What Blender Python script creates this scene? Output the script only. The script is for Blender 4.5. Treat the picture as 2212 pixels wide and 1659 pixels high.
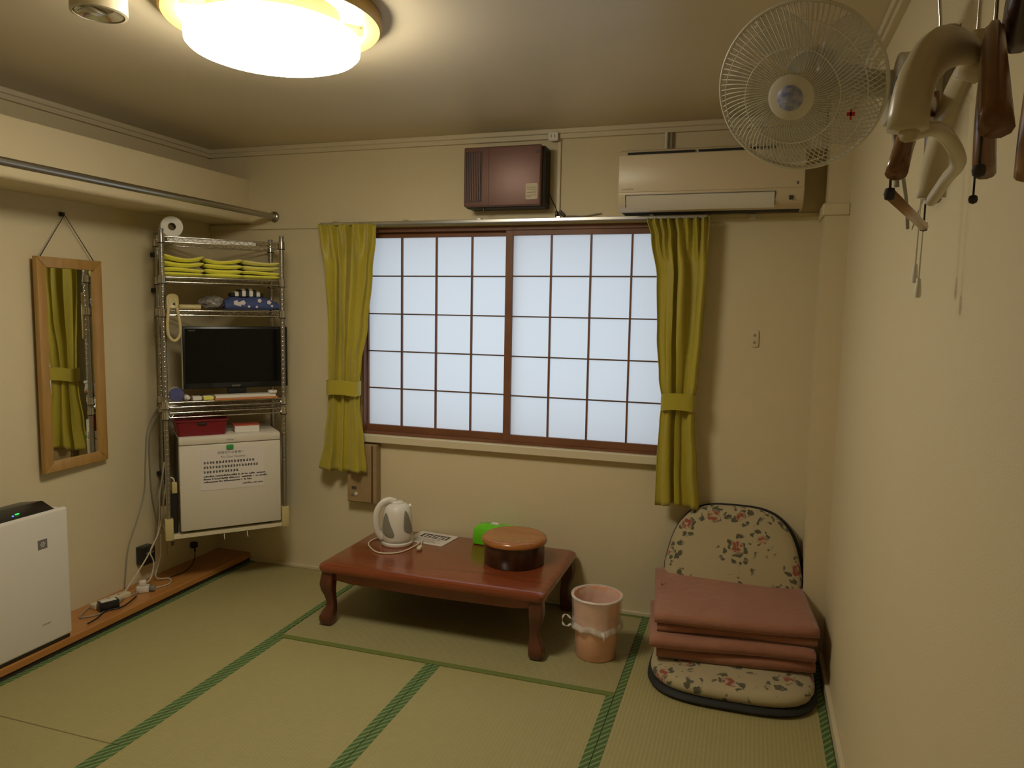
import bpy, bmesh, math, random
from mathutils import Vector, Matrix, Euler
PI = math.pi
random.seed(7)
for o in list(bpy.data.objects): bpy.data.objects.remove(o)
SC = bpy.context.scene
COL = SC.collection

# ------------------------------------------------------------------ camera
cam = bpy.data.cameras.new('camera')
cam.sensor_width = 36.0
cam.lens = 36.0 * 1594.75 / 2212
cam.clip_start = 0.02
camo = bpy.data.objects.new('camera', cam); COL.objects.link(camo)
r_, u_, f_ = Vector((.95083785, .3091795, .01776)), Vector((-.04736337, .08850709, .99494885)), Vector((-.3060459, .9468762, -.09879967))
camo.matrix_world = Matrix(((r_.x, u_.x, -f_.x, 2.86438), (r_.y, u_.y, -f_.y, -3.70891), (r_.z, u_.z, -f_.z, 1.55449), (0, 0, 0, 1)))
SC.camera = camo
# ------------------------------------------------------------------ world, exposure, lights
w = bpy.data.worlds.new('overcast_sky'); SC.world = w; w.use_nodes = True
w.node_tree.nodes['Background'].inputs[0].default_value = (.80, .90, 1, 1)
w.node_tree.nodes['Background'].inputs[1].default_value = 0.30
vs = SC.view_settings
vs.view_transform = 'Standard'; vs.look = 'None'; vs.gamma = 1; vs.exposure = 0.0; vs.use_curve_mapping = False
LAMP_EMIT = 32.5
DAYLIGHT = 10.0
def area(name, loc, rot, sx, sy, power, col):
    l = bpy.data.lights.new(name, 'AREA'); l.shape = 'RECTANGLE'; l.size = sx; l.size_y = sy; l.energy = power; l.color = col
    o = bpy.data.objects.new(name, l); COL.objects.link(o); o.location = loc; o.rotation_euler = rot
    return o
area('daylight', (1.65, .42, 1.42), (-PI/2, 0, 0), 2.0, 1.4, DAYLIGHT, (.84, .92, 1))   # overcast daylight behind the paper window

# ------------------------------------------------------------------ materials
def mat(name, col, rough=.6, metal=0, spec=.5, noise=None, bump=None, emit=None, trans=0, coat=0, sheen=0):
    m = bpy.data.materials.new(name); m.use_nodes = True
    nt = m.node_tree; b = nt.nodes['Principled BSDF']
    b.inputs['Base Color'].default_value = (*col, 1); b.inputs['Roughness'].default_value = rough
    b.inputs['Metallic'].default_value = metal; b.inputs['Specular IOR Level'].default_value = spec
    if coat: b.inputs['Coat Weight'].default_value = coat; b.inputs['Coat Roughness'].default_value = .12
    if sheen: b.inputs['Sheen Weight'].default_value = sheen
    if emit: b.inputs['Emission Color'].default_value = (*emit[0], 1); b.inputs['Emission Strength'].default_value = emit[1]
    if trans: b.inputs['Transmission Weight'].default_value = trans
    tc = nt.nodes.new('ShaderNodeTexCoord')
    if noise:                       # (second colour, scale xyz, sharpness)
        mp = nt.nodes.new('ShaderNodeMapping'); mp.inputs['Scale'].default_value = noise[1]
        nz = nt.nodes.new('ShaderNodeTexNoise'); nz.inputs['Scale'].default_value = 1; nz.inputs['Detail'].default_value = 4
        rp = nt.nodes.new('ShaderNodeValToRGB'); k = noise[2] if len(noise) > 2 else .2
        rp.color_ramp.elements[0].position = .5-k; rp.color_ramp.elements[1].position = .5+k
        rp.color_ramp.elements[0].color = (*col, 1); rp.color_ramp.elements[1].color = (*noise[0], 1)
        nt.links.new(tc.outputs['Object'], mp.inputs[0]); nt.links.new(mp.outputs[0], nz.inputs['Vector'])
        nt.links.new(nz.outputs[0], rp.inputs[0]); nt.links.new(rp.outputs[0], b.inputs['Base Color'])
    if bump:                        # (scale, strength, distance)
        nb = nt.nodes.new('ShaderNodeTexNoise'); nb.inputs['Scale'].default_value = bump[0]; nb.inputs['Detail'].default_value = 3
        bp = nt.nodes.new('ShaderNodeBump'); bp.inputs['Strength'].default_value = bump[1]; bp.inputs['Distance'].default_value = bump[2]
        nt.links.new(tc.outputs['Object'], nb.inputs['Vector']); nt.links.new(nb.outputs[0], bp.inputs['Height']); nt.links.new(bp.outputs[0], b.inputs['Normal'])
    return m
def tatami_mat_material(name, axis, c1, c2):
    m = mat(name, c1, .55, spec=.35)
    nt = m.node_tree; b = nt.nodes['Principled BSDF']; tc = nt.nodes['Texture Coordinate']
    def wave(ax, sc, dist=0):
        wv = nt.nodes.new('ShaderNodeTexWave'); wv.bands_direction = ax; wv.inputs['Scale'].default_value = sc; wv.inputs['Distortion'].default_value = dist
        wv.inputs['Detail'].default_value = 1
        nt.links.new(tc.outputs['Object'], wv.inputs['Vector']); return wv
    w1 = wave(axis, 20.9)           # ribs about 15 mm apart
    nz = nt.nodes.new('ShaderNodeTexNoise'); mp = nt.nodes.new('ShaderNodeMapping')
    mp.inputs['Scale'].default_value = (14, 160, 10) if axis == 'X' else (160, 14, 10)
    nz.inputs['Scale'].default_value = 1; nz.inputs['Detail'].default_value = 3
    nt.links.new(tc.outputs['Object'], mp.inputs[0]); nt.links.new(mp.outputs[0], nz.inputs['Vector'])
    mx = nt.nodes.new('ShaderNodeMix'); mx.data_type = 'RGBA'
    ad = nt.nodes.new('ShaderNodeMath'); ad.operation = 'MULTIPLY_ADD'; ad.inputs[1].default_value = .25
    nt.links.new(w1.outputs['Fac'], ad.inputs[0]); nt.links.new(nz.outputs[0], ad.inputs[2])
    mx.inputs[6].default_value = (*c1, 1); mx.inputs[7].default_value = (*c2, 1)
    nt.links.new(ad.outputs[0], mx.inputs[0]); nt.links.new(mx.outputs[2], b.inputs['Base Color'])
    bp = nt.nodes.new('ShaderNodeBump'); bp.inputs['Strength'].default_value = .6; bp.inputs['Distance'].default_value = .0012
    nt.links.new(w1.outputs['Fac'], bp.inputs['Height']); nt.links.new(bp.outputs[0], b.inputs['Normal'])
    return m
def stripe_material(name, c1, c2, scale, diag, rough=.8):
    m = mat(name, c1, rough); nt = m.node_tree; b = nt.nodes['Principled BSDF']; tc = nt.nodes['Texture Coordinate']
    mp = nt.nodes.new('ShaderNodeMapping'); mp.inputs['Rotation'].default_value = (0, 0, diag)
    wv = nt.nodes.new('ShaderNodeTexWave'); wv.inputs['Scale'].default_value = scale; wv.bands_direction = 'X'; wv.inputs['Distortion'].default_value = .6
    rp = nt.nodes.new('ShaderNodeValToRGB'); rp.color_ramp.elements[0].position = .62; rp.color_ramp.elements[1].position = .9
    rp.color_ramp.elements[0].color = (*c1, 1); rp.color_ramp.elements[1].color = (*c2, 1)
    nt.links.new(tc.outputs['Object'], mp.inputs[0]); nt.links.new(mp.outputs[0], wv.inputs['Vector'])
    nt.links.new(wv.outputs['Fac'], rp.inputs[0]); nt.links.new(rp.outputs[0], b.inputs['Base Color'])
    return m
def wood_material(name, c1, c2, scale=(3, 40, 40), rough=.4, coat=.3):
    return mat(name, c1, rough, noise=(c2, scale, .25), coat=coat)
def paper_material():
    m = bpy.data.materials.new('shoji_paper'); m.use_nodes = True; nt = m.node_tree
    for n in list(nt.nodes):
        if n.type == 'BSDF_PRINCIPLED': nt.nodes.remove(n)
    out = nt.nodes['Material Output']
    d = nt.nodes.new('ShaderNodeBsdfDiffuse'); t = nt.nodes.new('ShaderNodeBsdfTranslucent'); mx = nt.nodes.new('ShaderNodeMixShader')
    d.inputs[0].default_value = (.62, .62, .60, 1); t.inputs[0].default_value = (.80, .84, .88, 1); mx.inputs[0].default_value = .65
    nt.links.new(d.outputs[0], mx.inputs[1]); nt.links.new(t.outputs[0], mx.inputs[2]); nt.links.new(mx.outputs[0], out.inputs[0])
    return m
def clear_material(name, col, rough, clear, bump=None):
    m = mat(name, col, rough, bump=bump); nt = m.node_tree; b = nt.nodes['Principled BSDF']; out = nt.nodes['Material Output']
    t = nt.nodes.new('ShaderNodeBsdfTransparent'); mx = nt.nodes.new('ShaderNodeMixShader'); mx.inputs[0].default_value = clear
    nt.links.new(b.outputs[0], mx.inputs[1]); nt.links.new(t.outputs[0], mx.inputs[2]); nt.links.new(mx.outputs[0], out.inputs[0])
    return m
def floral_material():
    """woven tapestry: brown-red roses, each ringed by dark leaves, on a tan ground"""
    base = (.40, .33, .19)
    m = mat('floral_tapestry', base, .9, sheen=.2); nt = m.node_tree; b = nt.nodes['Principled BSDF']; tc = nt.nodes['Texture Coordinate']
    N = nt.nodes.new; Lk = nt.links.new
    nz = N('ShaderNodeTexNoise'); nz.inputs['Scale'].default_value = 30; nz.inputs['Detail'].default_value = 2; Lk(tc.outputs['Object'], nz.inputs['Vector'])
    def warp(k):
        vm = N('ShaderNodeVectorMath'); vm.operation = 'MULTIPLY_ADD'; vm.inputs[1].default_value = (k,)*3
        Lk(nz.outputs['Color'], vm.inputs[0]); Lk(tc.outputs['Object'], vm.inputs[2]); return vm.outputs[0]
    def vor(scale, vec, feat='F1'):
        v = N('ShaderNodeTexVoronoi'); v.inputs['Scale'].default_value = scale; v.feature = feat; Lk(vec, v.inputs['Vector']); return v
    def step(sock, a, b_):
        r = N('ShaderNodeMapRange'); r.inputs['From Min'].default_value = a; r.inputs['From Max'].default_value = b_; Lk(sock, r.inputs['Value']); return r.outputs[0]
    def mul(a, b_):
        q = N('ShaderNodeMath'); q.operation = 'MULTIPLY'; Lk(a, q.inputs[0]); Lk(b_, q.inputs[1]); return q.outputs[0]
    def mix(f, c0, c1):
        x = N('ShaderNodeMix'); x.data_type = 'RGBA'; Lk(f, x.inputs[0])
        if isinstance(c0, tuple): x.inputs[6].default_value = (*c0, 1)
        else: Lk(c0, x.inputs[6])
        x.inputs[7].default_value = (*c1, 1); return x.outputs[2]
    ros = vor(8.2, warp(.026)); rd = ros.outputs['Distance']
    lv = vor(27, warp(.055)); ld = lv.outputs['Distance']
    leaf = mul(mul(step(ld, .46, .38), step(rd, .24, .29)), step(rd, .56, .50))
    c = mix(leaf, base, (.085, .078, .045))
    pet = vor(60, warp(.03))
    rose = mul(step(rd, .27, .22), step(pet.outputs['Distance'], .75, .50))
    c = mix(rose, c, (.27, .065, .045))
    Lk(c, b.inputs['Base Color'])
    return m

WALLC = (.655, .56, .355)
M = {}
M['wall'] = mat('cream_wallpaper', WALLC, .62, spec=.4, bump=(230, .35, .002))
M['ceiling'] = mat('cream_ceiling_board', (.60, .51, .35), .36, spec=.5, noise=((.64, .545, .38), (2, 2, 2)))
M['trim'] = mat('cream_painted_trim', (.62, .53, .35), .45)
M['tatami_v'] = tatami_mat_material('woven_rush_lengthwise', 'X', (.30, .262, .108), (.38, .325, .14))
M['tatami_h'] = tatami_mat_material('woven_rush_crosswise', 'Y', (.27, .242, .108), (.34, .298, .14))
M['heri'] = stripe_material('dark_green_border_cloth', (.06, .115, .032), (.20, .27, .085), 15, .62)
M['heri2'] = mat('olive_border_cloth', (.17, .20, .035), .8, noise=((.10, .13, .03), (160, 160, 10)))
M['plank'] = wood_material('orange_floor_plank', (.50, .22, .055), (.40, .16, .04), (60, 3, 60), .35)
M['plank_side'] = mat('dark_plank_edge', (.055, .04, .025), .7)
M['paper'] = paper_material()
M['shoji_wood'] = wood_material('reddish_cedar', (.22, .085, .035), (.15, .055, .022), (4, 60, 8), .5, 0)
M['shoji_dark'] = mat('thin_lattice_wood', (.13, .075, .045), .6)
M['alu'] = mat('brushed_aluminium', (.55, .54, .50), .3, metal=.9)
M['chrome'] = mat('chrome', (.62, .60, .56), .16, metal=1)
M['chrome_dull'] = mat('dull_chrome', (.42, .40, .36), .3, metal=1)
M['curtain'] = mat('mustard_satin', (.41, .335, .026), .5, spec=.4, sheen=.3, bump=(60, .25, .004))
M['lining'] = mat('white_curtain_lining', (.6, .58, .52), .8)
M['white'] = mat('white_plastic', (.70, .66, .58), .35)
M['whitem'] = mat('white_matt', (.72, .68, .60), .6)
M['cream'] = mat('cream_plastic', (.66, .58, .40), .35)
M['yellowcream'] = mat('yellowed_plastic', (.55, .45, .21), .4)
M['black'] = mat('black_plastic', (.012, .012, .012), .3)
M['blackm'] = mat('black_matt', (.012, .012, .011), .7)
M['screen'] = mat('glossy_screen', (.004, .004, .004), .2, spec=.25)
M['greyp'] = mat('grey_plastic', (.20, .20, .19), .4)
M['table'] = wood_material('red_lacquered_wood', (.25, .055, .016), (.17, .036, .011), (3, 30, 30), .24, .5)
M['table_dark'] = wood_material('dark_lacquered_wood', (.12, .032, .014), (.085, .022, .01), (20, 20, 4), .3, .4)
M['lid_wood'] = wood_material('orange_lacquered_lid', (.42, .16, .04), (.33, .11, .025), (4, 26, 4), .25, .5)
M['box_wood'] = wood_material('dark_grained_bark', (.085, .035, .015), (.018, .009, .005), (22, 22, 5), .3, .4)
M['green'] = mat('lime_green_plastic', (.14, .62, .01), .25, coat=.4)
M['kpanel'] = mat('smoky_grey_panel', (.23, .22, .17), .35)
M['bagwhite'] = clear_material('gathered_thin_plastic', (.86, .80, .74), .3, .30, bump=(60, .6, .01))
M['pink'] = mat('peach_pink_plastic', (.80, .45, .31), .4)
M['bag'] = clear_material('clear_thin_plastic', (.80, .70, .62), .25, .68, bump=(40, .6, .01))
M['quilt'] = mat('terracotta_cotton', (.34, .145, .085), .85, sheen=.3, noise=((.30, .12, .07), (9, 9, 9)), bump=(24, .5, .012))
M['floral'] = floral_material()
M['yellow'] = mat('yellow_towelling', (.92, .87, .008), .95, sheen=.6, bump=(260, .8, .004))
M['yellow2'] = mat('pale_yellow_towelling', (.84, .77, .14), .95, sheen=.6, bump=(260, .8, .004))
M['navy'] = mat('navy_blue_cotton', (.055, .075, .19), .85, noise=((.05, .07, .20), (30, 30, 30)))
M['bluelid'] = mat('blue_plastic', (.06, .065, .19), .4, noise=((.10, .10, .24), (60, 60, 60)))
M['petal'] = mat('white_print', (.62, .56, .52), .85)
M['red'] = mat('dark_red_plastic', (.19, .008, .016), .4)
M['redcard'] = mat('red_card', (.5, .09, .05), .6)
M['orangecard'] = mat('orange_card', (.55, .20, .07), .6)
M['heater'] = mat('brown_painted_metal', (.17, .085, .066), .42, metal=.25)
M['heater_dark'] = mat('black_brown_vent', (.018, .012, .009), .5)
M['gold'] = mat('pale_gold_plate', (.50, .42, .27), .5)
M['ac'] = mat('ivory_plastic', (.66, .56, .39), .35)
M['oak'] = wood_material('varnished_oak', (.47, .27, .075), (.36, .19, .05), (30, 30, 4), .4)
M['mirror'] = mat('mirror_glass', (.86, .88, .84), .015, metal=1)
M['string'] = mat('grey_string', (.05, .05, .055), .8)
M['hanger'] = wood_material('varnished_beech', (.25, .105, .035), (.17, .065, .022), (30, 6, 30), .3)
M['hanger_dark'] = wood_material('dark_walnut', (.085, .035, .018), (.055, .022, .012), (30, 6, 30), .35)
M['hanger_light'] = wood_material('honey_wood', (.42, .22, .075), (.30, .14, .045), (30, 6, 30), .35)
M['fanblade'] = clear_material('smoky_clear_blade', (.50, .52, .50), .2, .82)
M['fanwire'] = mat('white_coated_wire', (.70, .66, .55), .4)
M['fanbody'] = mat('pale_grey_plastic', (.50, .47, .40), .35)
M['fanblue'] = mat('blue_grey_badge', (.16, .19, .42), .35, noise=((.50, .50, .60), (90, 90, 90)))
M['redtag'] = mat('red_print', (.5, .03, .02), .6)
M['ink'] = mat('black_ink', (.05, .045, .05), .8)
M['inkgrey'] = mat('grey_ink', (.16, .14, .13), .8)
M['printpaper'] = mat('laminated_paper', (.70, .64, .58), .4)
M['magnet'] = mat('green_magnet', (.03, .30, .06), .4)
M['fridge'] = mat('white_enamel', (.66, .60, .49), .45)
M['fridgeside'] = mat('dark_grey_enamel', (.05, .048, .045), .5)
M['elbox'] = wood_material('varnished_panel', (.36, .25, .12), (.30, .20, .09), (20, 20, 20), .5, 0)
M['cable_grey'] = mat('grey_cable', (.30, .27, .22), .5)
M['cable_white'] = mat('off_white_cable', (.55, .49, .36), .5)
M['lampglow'] = mat('lit_acrylic', (.9, .88, .82), .5, emit=((1, .93, .76), LAMP_EMIT))
M['lampwood'] = wood_material('pale_ash_wood', (.62, .42, .12), (.55, .36, .10), (10, 10, 40), .4)
M['lampbase'] = mat('brown_lamp_base', (.13, .085, .04), .6)
M['reflector'] = mat('bright_reflector', (.8, .8, .8), .12, metal=1)
M['led_green'] = mat('green_led', (.0, .2, .02), .4, emit=((.05, 1, .15), 1.2))
M['led_blue'] = mat('blue_led', (.0, .0, .2), .4, emit=((.15, .25, 1), 2))
M['bagclear'] = mat('crumpled_grey_film', (.35, .31, .26), .25, noise=((.12, .11, .10), (60, 60, 60)), trans=.2)

# ------------------------------------------------------------------ mesh helpers
def tag(o, label=None, cat=None, group=None, kind=None):
    if label: o['label'] = label
    if cat: o['category'] = cat
    if group: o['group'] = group
    if kind: o['kind'] = kind
    return o
def thing(name, label, cat, loc=(0, 0, 0), rotz=0, group=None):
    o = bpy.data.objects.new(name, None); COL.objects.link(o); o.empty_display_size = .05
    o.location = loc; o.rotation_euler = (0, 0, rotz)
    return tag(o, label, cat, group)
def obj(name, bm, m, parent=None, smooth=None, label=None):
    me = bpy.data.meshes.new(name); bmesh.ops.recalc_face_normals(bm, faces=bm.faces); bm.to_mesh(me); bm.free()
    me.materials.append(M[m] if isinstance(m, str) else m)
    o = bpy.data.objects.new(name, me); COL.objects.link(o)
    if parent is not None: o.parent = parent
    if smooth is not None:
        for p in me.polygons: p.use_smooth = True
        if smooth < 3: me.set_sharp_from_angle(angle=smooth)
    if label: o['label'] = label
    return o
def B(): return bmesh.new()
def merge(bm, b2, mtx=None):
    if mtx is not None: b2.transform(mtx)
    me = bpy.data.meshes.new('tmp'); b2.to_mesh(me); b2.free(); bm.from_mesh(me); bpy.data.meshes.remove(me)
def box(bm, a, b, bev=0, seg=2, mtx=None):
    b2 = bmesh.new(); bmesh.ops.create_cube(b2, size=1)
    s = [abs(b[i]-a[i]) for i in range(3)]; c = [(b[i]+a[i])/2 for i in range(3)]
    for v in b2.verts: v.co = Vector([v.co[i]*s[i]+c[i] for i in range(3)])
    if bev: bmesh.ops.bevel(b2, geom=list(b2.edges), offset=min(bev, min(s)*.49), segments=seg, affect='EDGES', profile=.5)
    merge(bm, b2, mtx); return bm
def boxo(*args, **kw): return box(B(), *args, **kw)
def frames(pts):
    pts = [Vector(p) for p in pts]; out = []; prev = None
    for i, p in enumerate(pts):
        t = (pts[min(i+1, len(pts)-1)]-pts[max(i-1, 0)])
        t = t.normalized() if t.length > 1e-9 else Vector((0, 0, 1))
        if prev is None:
            a = Vector((0, 0, 1)) if abs(t.z) < .9 else Vector((1, 0, 0)); n = t.cross(a).normalized()
        else:
            n = (prev-t*prev.dot(t)); n = n.normalized() if n.length > 1e-9 else t.orthogonal().normalized()
        prev = n; out.append((p, t, n, t.cross(n)))
    return out
def tube(bm, pts, r, seg=8, closed=False, flat=1.0, cap=True):
    if closed: pts = list(pts)+[pts[0]]
    fr = frames(pts); rings = []
    for i, (p, t, n, b) in enumerate(fr):
        rr = r[i] if isinstance(r, (list, tuple)) else r
        rings.append([bm.verts.new(p+n*math.cos(2*PI*k/seg)*rr+b*math.sin(2*PI*k/seg)*rr*flat) for k in range(seg)])
    for a, b in zip(rings, rings[1:]):
        for k in range(seg): bm.faces.new((a[k], a[(k+1) % seg], b[(k+1) % seg], b[k]))
    if cap and not closed:
        bm.faces.new(rings[0][::-1]); bm.faces.new(rings[-1])
    return bm
def smooth_path(pts, n=6, closed=False):
    P = [Vector(p) for p in pts]; out = []; N = len(P)
    rng = range(N if closed else N-1)
    for i in rng:
        g = (lambda k: P[k % N]) if closed else (lambda k: P[max(0, min(N-1, k))])
        p0, p1, p2, p3 = g(i-1), g(i), g(i+1), g(i+2)
        for j in range(n):
            t = j/n
            out.append(.5*((2*p1)+(-p0+p2)*t+(2*p0-5*p1+4*p2-p3)*t*t+(-p0+3*p1-3*p2+p3)*t**3))
    if not closed: out.append(P[-1])
    return out
def lathe(bm, prof, seg=32, c=(0, 0, 0), mtx=None, a0=0, a1=2*PI):
    b2 = bmesh.new(); rings = []; full = abs(a1-a0-2*PI) < 1e-6
    for r, z in prof:
        if r < 1e-6: rings.append([b2.verts.new((0, 0, z))]); continue
        rings.append([b2.verts.new((r*math.cos(a0+(a1-a0)*k/seg), r*math.sin(a0+(a1-a0)*k/seg), z)) for k in range(seg if full else seg+1)])
    for a, b in zip(rings, rings[1:]):
        la, lb = len(a), len(b); n = seg
        for k in range(n):
            k2 = (k+1) % max(la, lb) if full else k+1
            if la == 1 and lb == 1: continue
            if la == 1: b2.faces.new((a[0], b[k2], b[k]))
            elif lb == 1: b2.faces.new((a[k], a[k2], b[0]))
            else: b2.faces.new((a[k], a[k2], b[k2], b[k]))
    b2.transform(Matrix.Translation(Vector(c)))
    merge(bm, b2, mtx); return bm
def cyl(bm, r, z0, z1, c=(0, 0, 0), seg=24, mtx=None): return lathe(bm, [(0, z0), (r, z0), (r, z1), (0, z1)], seg, c, mtx)
def prism(bm, poly, h0, h1, mtx=None, bev=0):
    """polygon in local xy extruded from h0 to h1 in local z"""
    b2 = bmesh.new(); f = b2.faces.new([b2.verts.new((x, y, h0)) for x, y in poly])
    r = bmesh.ops.extrude_face_region(b2, geom=[f])
    for v in r['geom']:
        if isinstance(v, bmesh.types.BMVert): v.co.z = h1
    bmesh.ops.recalc_face_normals(b2, faces=b2.faces)
    if bev:
        ed = [e for e in b2.edges if abs(e.verts[0].co.z-e.verts[1].co.z) < 1e-7]
        bmesh.ops.bevel(b2, geom=ed, offset=bev, segments=2, affect='EDGES', profile=.5)
    merge(bm, b2, mtx); return bm
def loft(bm, rings, cap=True):
    R = [[bm.verts.new(p) for p in ring] for ring in rings]; n = len(R[0])
    for a, b in zip(R, R[1:]):
        for k in range(n): bm.faces.new((a[k], a[(k+1) % n], b[(k+1) % n], b[k]))
    if cap: bm.faces.new(R[0][::-1]); bm.faces.new(R[-1])
    return bm
def rrect(w, h, r, n=5, cx=0, cy=0):
    out = []
    for sx, sy, a in ((1, 1, 0), (-1, 1, PI/2), (-1, -1, PI), (1, -1, 1.5*PI)):
        for k in range(n+1):
            t = a+PI/2*k/n; out.append((cx+sx*(w/2-r)+r*math.cos(t), cy+sy*(h/2-r)+r*math.sin(t)))
    return out
def frame_m(origin, ax, ay, az): # local x,y,z axes -> matrix
    ax, ay, az, o = Vector(ax), Vector(ay), Vector(az), Vector(origin)
    return Matrix(((ax.x, ay.x, az.x, o.x), (ax.y, ay.y, az.y, o.y), (ax.z, ay.z, az.z, o.z), (0, 0, 0, 1)))
def text_bm(s, size, mtx, extrude=.0002, align='LEFT', width=None):
    cu = bpy.data.curves.new('t', 'FONT'); cu.body = s; cu.size = size; cu.extrude = extrude; cu.align_x = align; cu.resolution_u = 2
    o = bpy.data.objects.new('t', cu); COL.objects.link(o)
    dg = bpy.context.evaluated_depsgraph_get(); me = bpy.data.meshes.new_from_object(o.evaluated_get(dg))
    bm = bmesh.new(); bm.from_mesh(me)
    if width and bm.verts:
        xs = [v.co.x for v in bm.verts]; k = width/max(1e-6, max(xs)-min(xs)); bmesh.ops.scale(bm, vec=(k, 1, 1), verts=bm.verts)
    bm.transform(mtx)
    bpy.data.objects.remove(o); bpy.data.curves.remove(cu); bpy.data.meshes.remove(me)
    return bm
def copy_tree(o, parent=None):
    c = o.copy(); COL.objects.link(c); c.parent = parent
    for ch in list(o.children): copy_tree(ch, c)
    return c

# ================================================================== SETTING
XL, XR, YB, YF, ZC = -.245, 3.235, 0.0, -4.45, 2.465
WX0, WX1, WZ0, WZ1 = .775, 2.52, .845, 1.995     # window opening
def struct(name, bm, m, parent=None, **kw):
    o = obj(name, bm, m, parent, **kw)
    if parent is None: o['kind'] = 'structure'
    return o
bm = B(); T = .14
box(bm, (XL-T, 0, -.1), (WX0, T, ZC+.1)); box(bm, (WX1, 0, -.1), (XR+T, T, ZC+.1))
box(bm, (WX0, 0, -.1), (WX1, T, WZ0)); box(bm, (WX0, 0, WZ1), (WX1, T, ZC+.1))
struct('wall_back', bm, 'wall')
struct('wall_left', boxo((XL-T, YF-T, -.1), (XL, 0, ZC+.1)), 'wall')
struct('wall_right', boxo((XR, YF-T, -.1), (XR+T, 0, ZC+.1)), 'wall')
struct('wall_front', boxo((XL, YF-T, -.1), (XR, YF, ZC+.1)), 'wall')
struct('ceiling', boxo((XL, YF, ZC), (XR, 0, ZC+.1)), 'ceiling')
floor = struct('floor', boxo((XL, YF, -.12), (XR, 0, -.052)), 'plank_side')
def tatami(x0, x1, y0, y1, long_y, m, hm='heri', hw=.034):
    o = obj('tatami_mat', boxo((x0+.0012, y0+.0012, -.052), (x1-.0012, y1-.0012, 0), .002, 1), m, floor)
    rects = [((x0, y0), (x0+hw, y1)), ((x1-hw, y0), (x1, y1))] if long_y else [((x0, y0), (x1, y0+hw)), ((x0, y1-hw), (x1, y1))]
    for a, b in rects:
        obj('border_cloth', boxo((a[0]+.001, a[1]+.001, -.02), (b[0]-.001, b[1]-.001, .0016), .0008, 1), hm, o)
tatami(0, .8, -1.78, 0, True, 'tatami_v')
tatami(.8, 2.4, -.85, 0, False, 'tatami_h', 'heri2')
tatami(.8, 1.6, -2.62, -.85, True, 'tatami_v')
tatami(1.6, 2.4, -2.62, -.85, True, 'tatami_v')
tatami(2.4, 3.215, -1.78, 0, True, 'tatami_v')
tatami(0, .8, -3.55, -1.78, True, 'tatami_v')
tatami(2.4, 3.215, -3.55, -1.78, True, 'tatami_v')
tatami(.8, 2.4, -3.5, -2.62, False, 'tatami_h')
tatami(0, 1.6, YF, -3.55, False, 'tatami_h'); tatami(1.6, 3.215, YF, -3.55, False, 'tatami_h')
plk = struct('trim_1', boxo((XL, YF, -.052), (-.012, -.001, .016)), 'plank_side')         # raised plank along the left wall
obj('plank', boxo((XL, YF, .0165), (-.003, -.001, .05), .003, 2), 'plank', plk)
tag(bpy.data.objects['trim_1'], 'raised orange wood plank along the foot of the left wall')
struct('baseboard_right', boxo((3.2165, YF, -.05), (XR, -.232, .045), .002, 1), 'trim')
struct('baseboard_back', boxo((0, -.012, 0), (3.139, 0, .02), .002, 1), 'trim')
# cornices and rails
def cornice(name, a, b, horizontal_x):
    bm = B()
    if horizontal_x: box(bm, (a, -.022, 2.418), (b, 0, ZC)); box(bm, (a, -.034, 2.440), (b, 0, ZC), .003, 1)
    else:
        x0, s = a; box(bm, (min(x0, x0+s*.022), YF, 2.418), (max(x0, x0+s*.022), 0, ZC)); box(bm, (min(x0, x0+s*.034), YF, 2.440), (max(x0, x0+s*.034), 0, ZC), .003, 1)
    return struct(name, bm, 'trim')
cornice('trim_2', XL, 3.14, True); cornice('trim_3', (XL, 1), None, False); cornice('trim_4', (XR, -1), None, False)
struct('trim_5', boxo((XL, -.010, 1.999), (3.139, 0, 2.028), .003, 1), 'wall')               # rail line above the window
bm = B(); box(bm, (3.139, -.23, 0), (XR, 0, 2.0)); box(bm, (3.146, -.223, 2.0), (XR, 0, ZC)); box(bm, (3.128, -.241, 1.985), (XR, 0, 2.036), .004, 1)
struct('trim_6', bm, 'wall')                                                              # boxed-in corner pillar
# box ledge on the left wall
bm = prism(B(), [(XL, 2.10), (XL, 2.036), (.037, 2.036), (.037, 2.282), (.018, 2.282), (.018, 2.058), (XL+.02, 2.058), (XL+.02, 2.10)], YF, 0, frame_m((0, 0, 0), (1, 0, 0), (0, 0, 1), (0, 1, 0)))
struct('trim_7', bm, 'wall')
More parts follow.
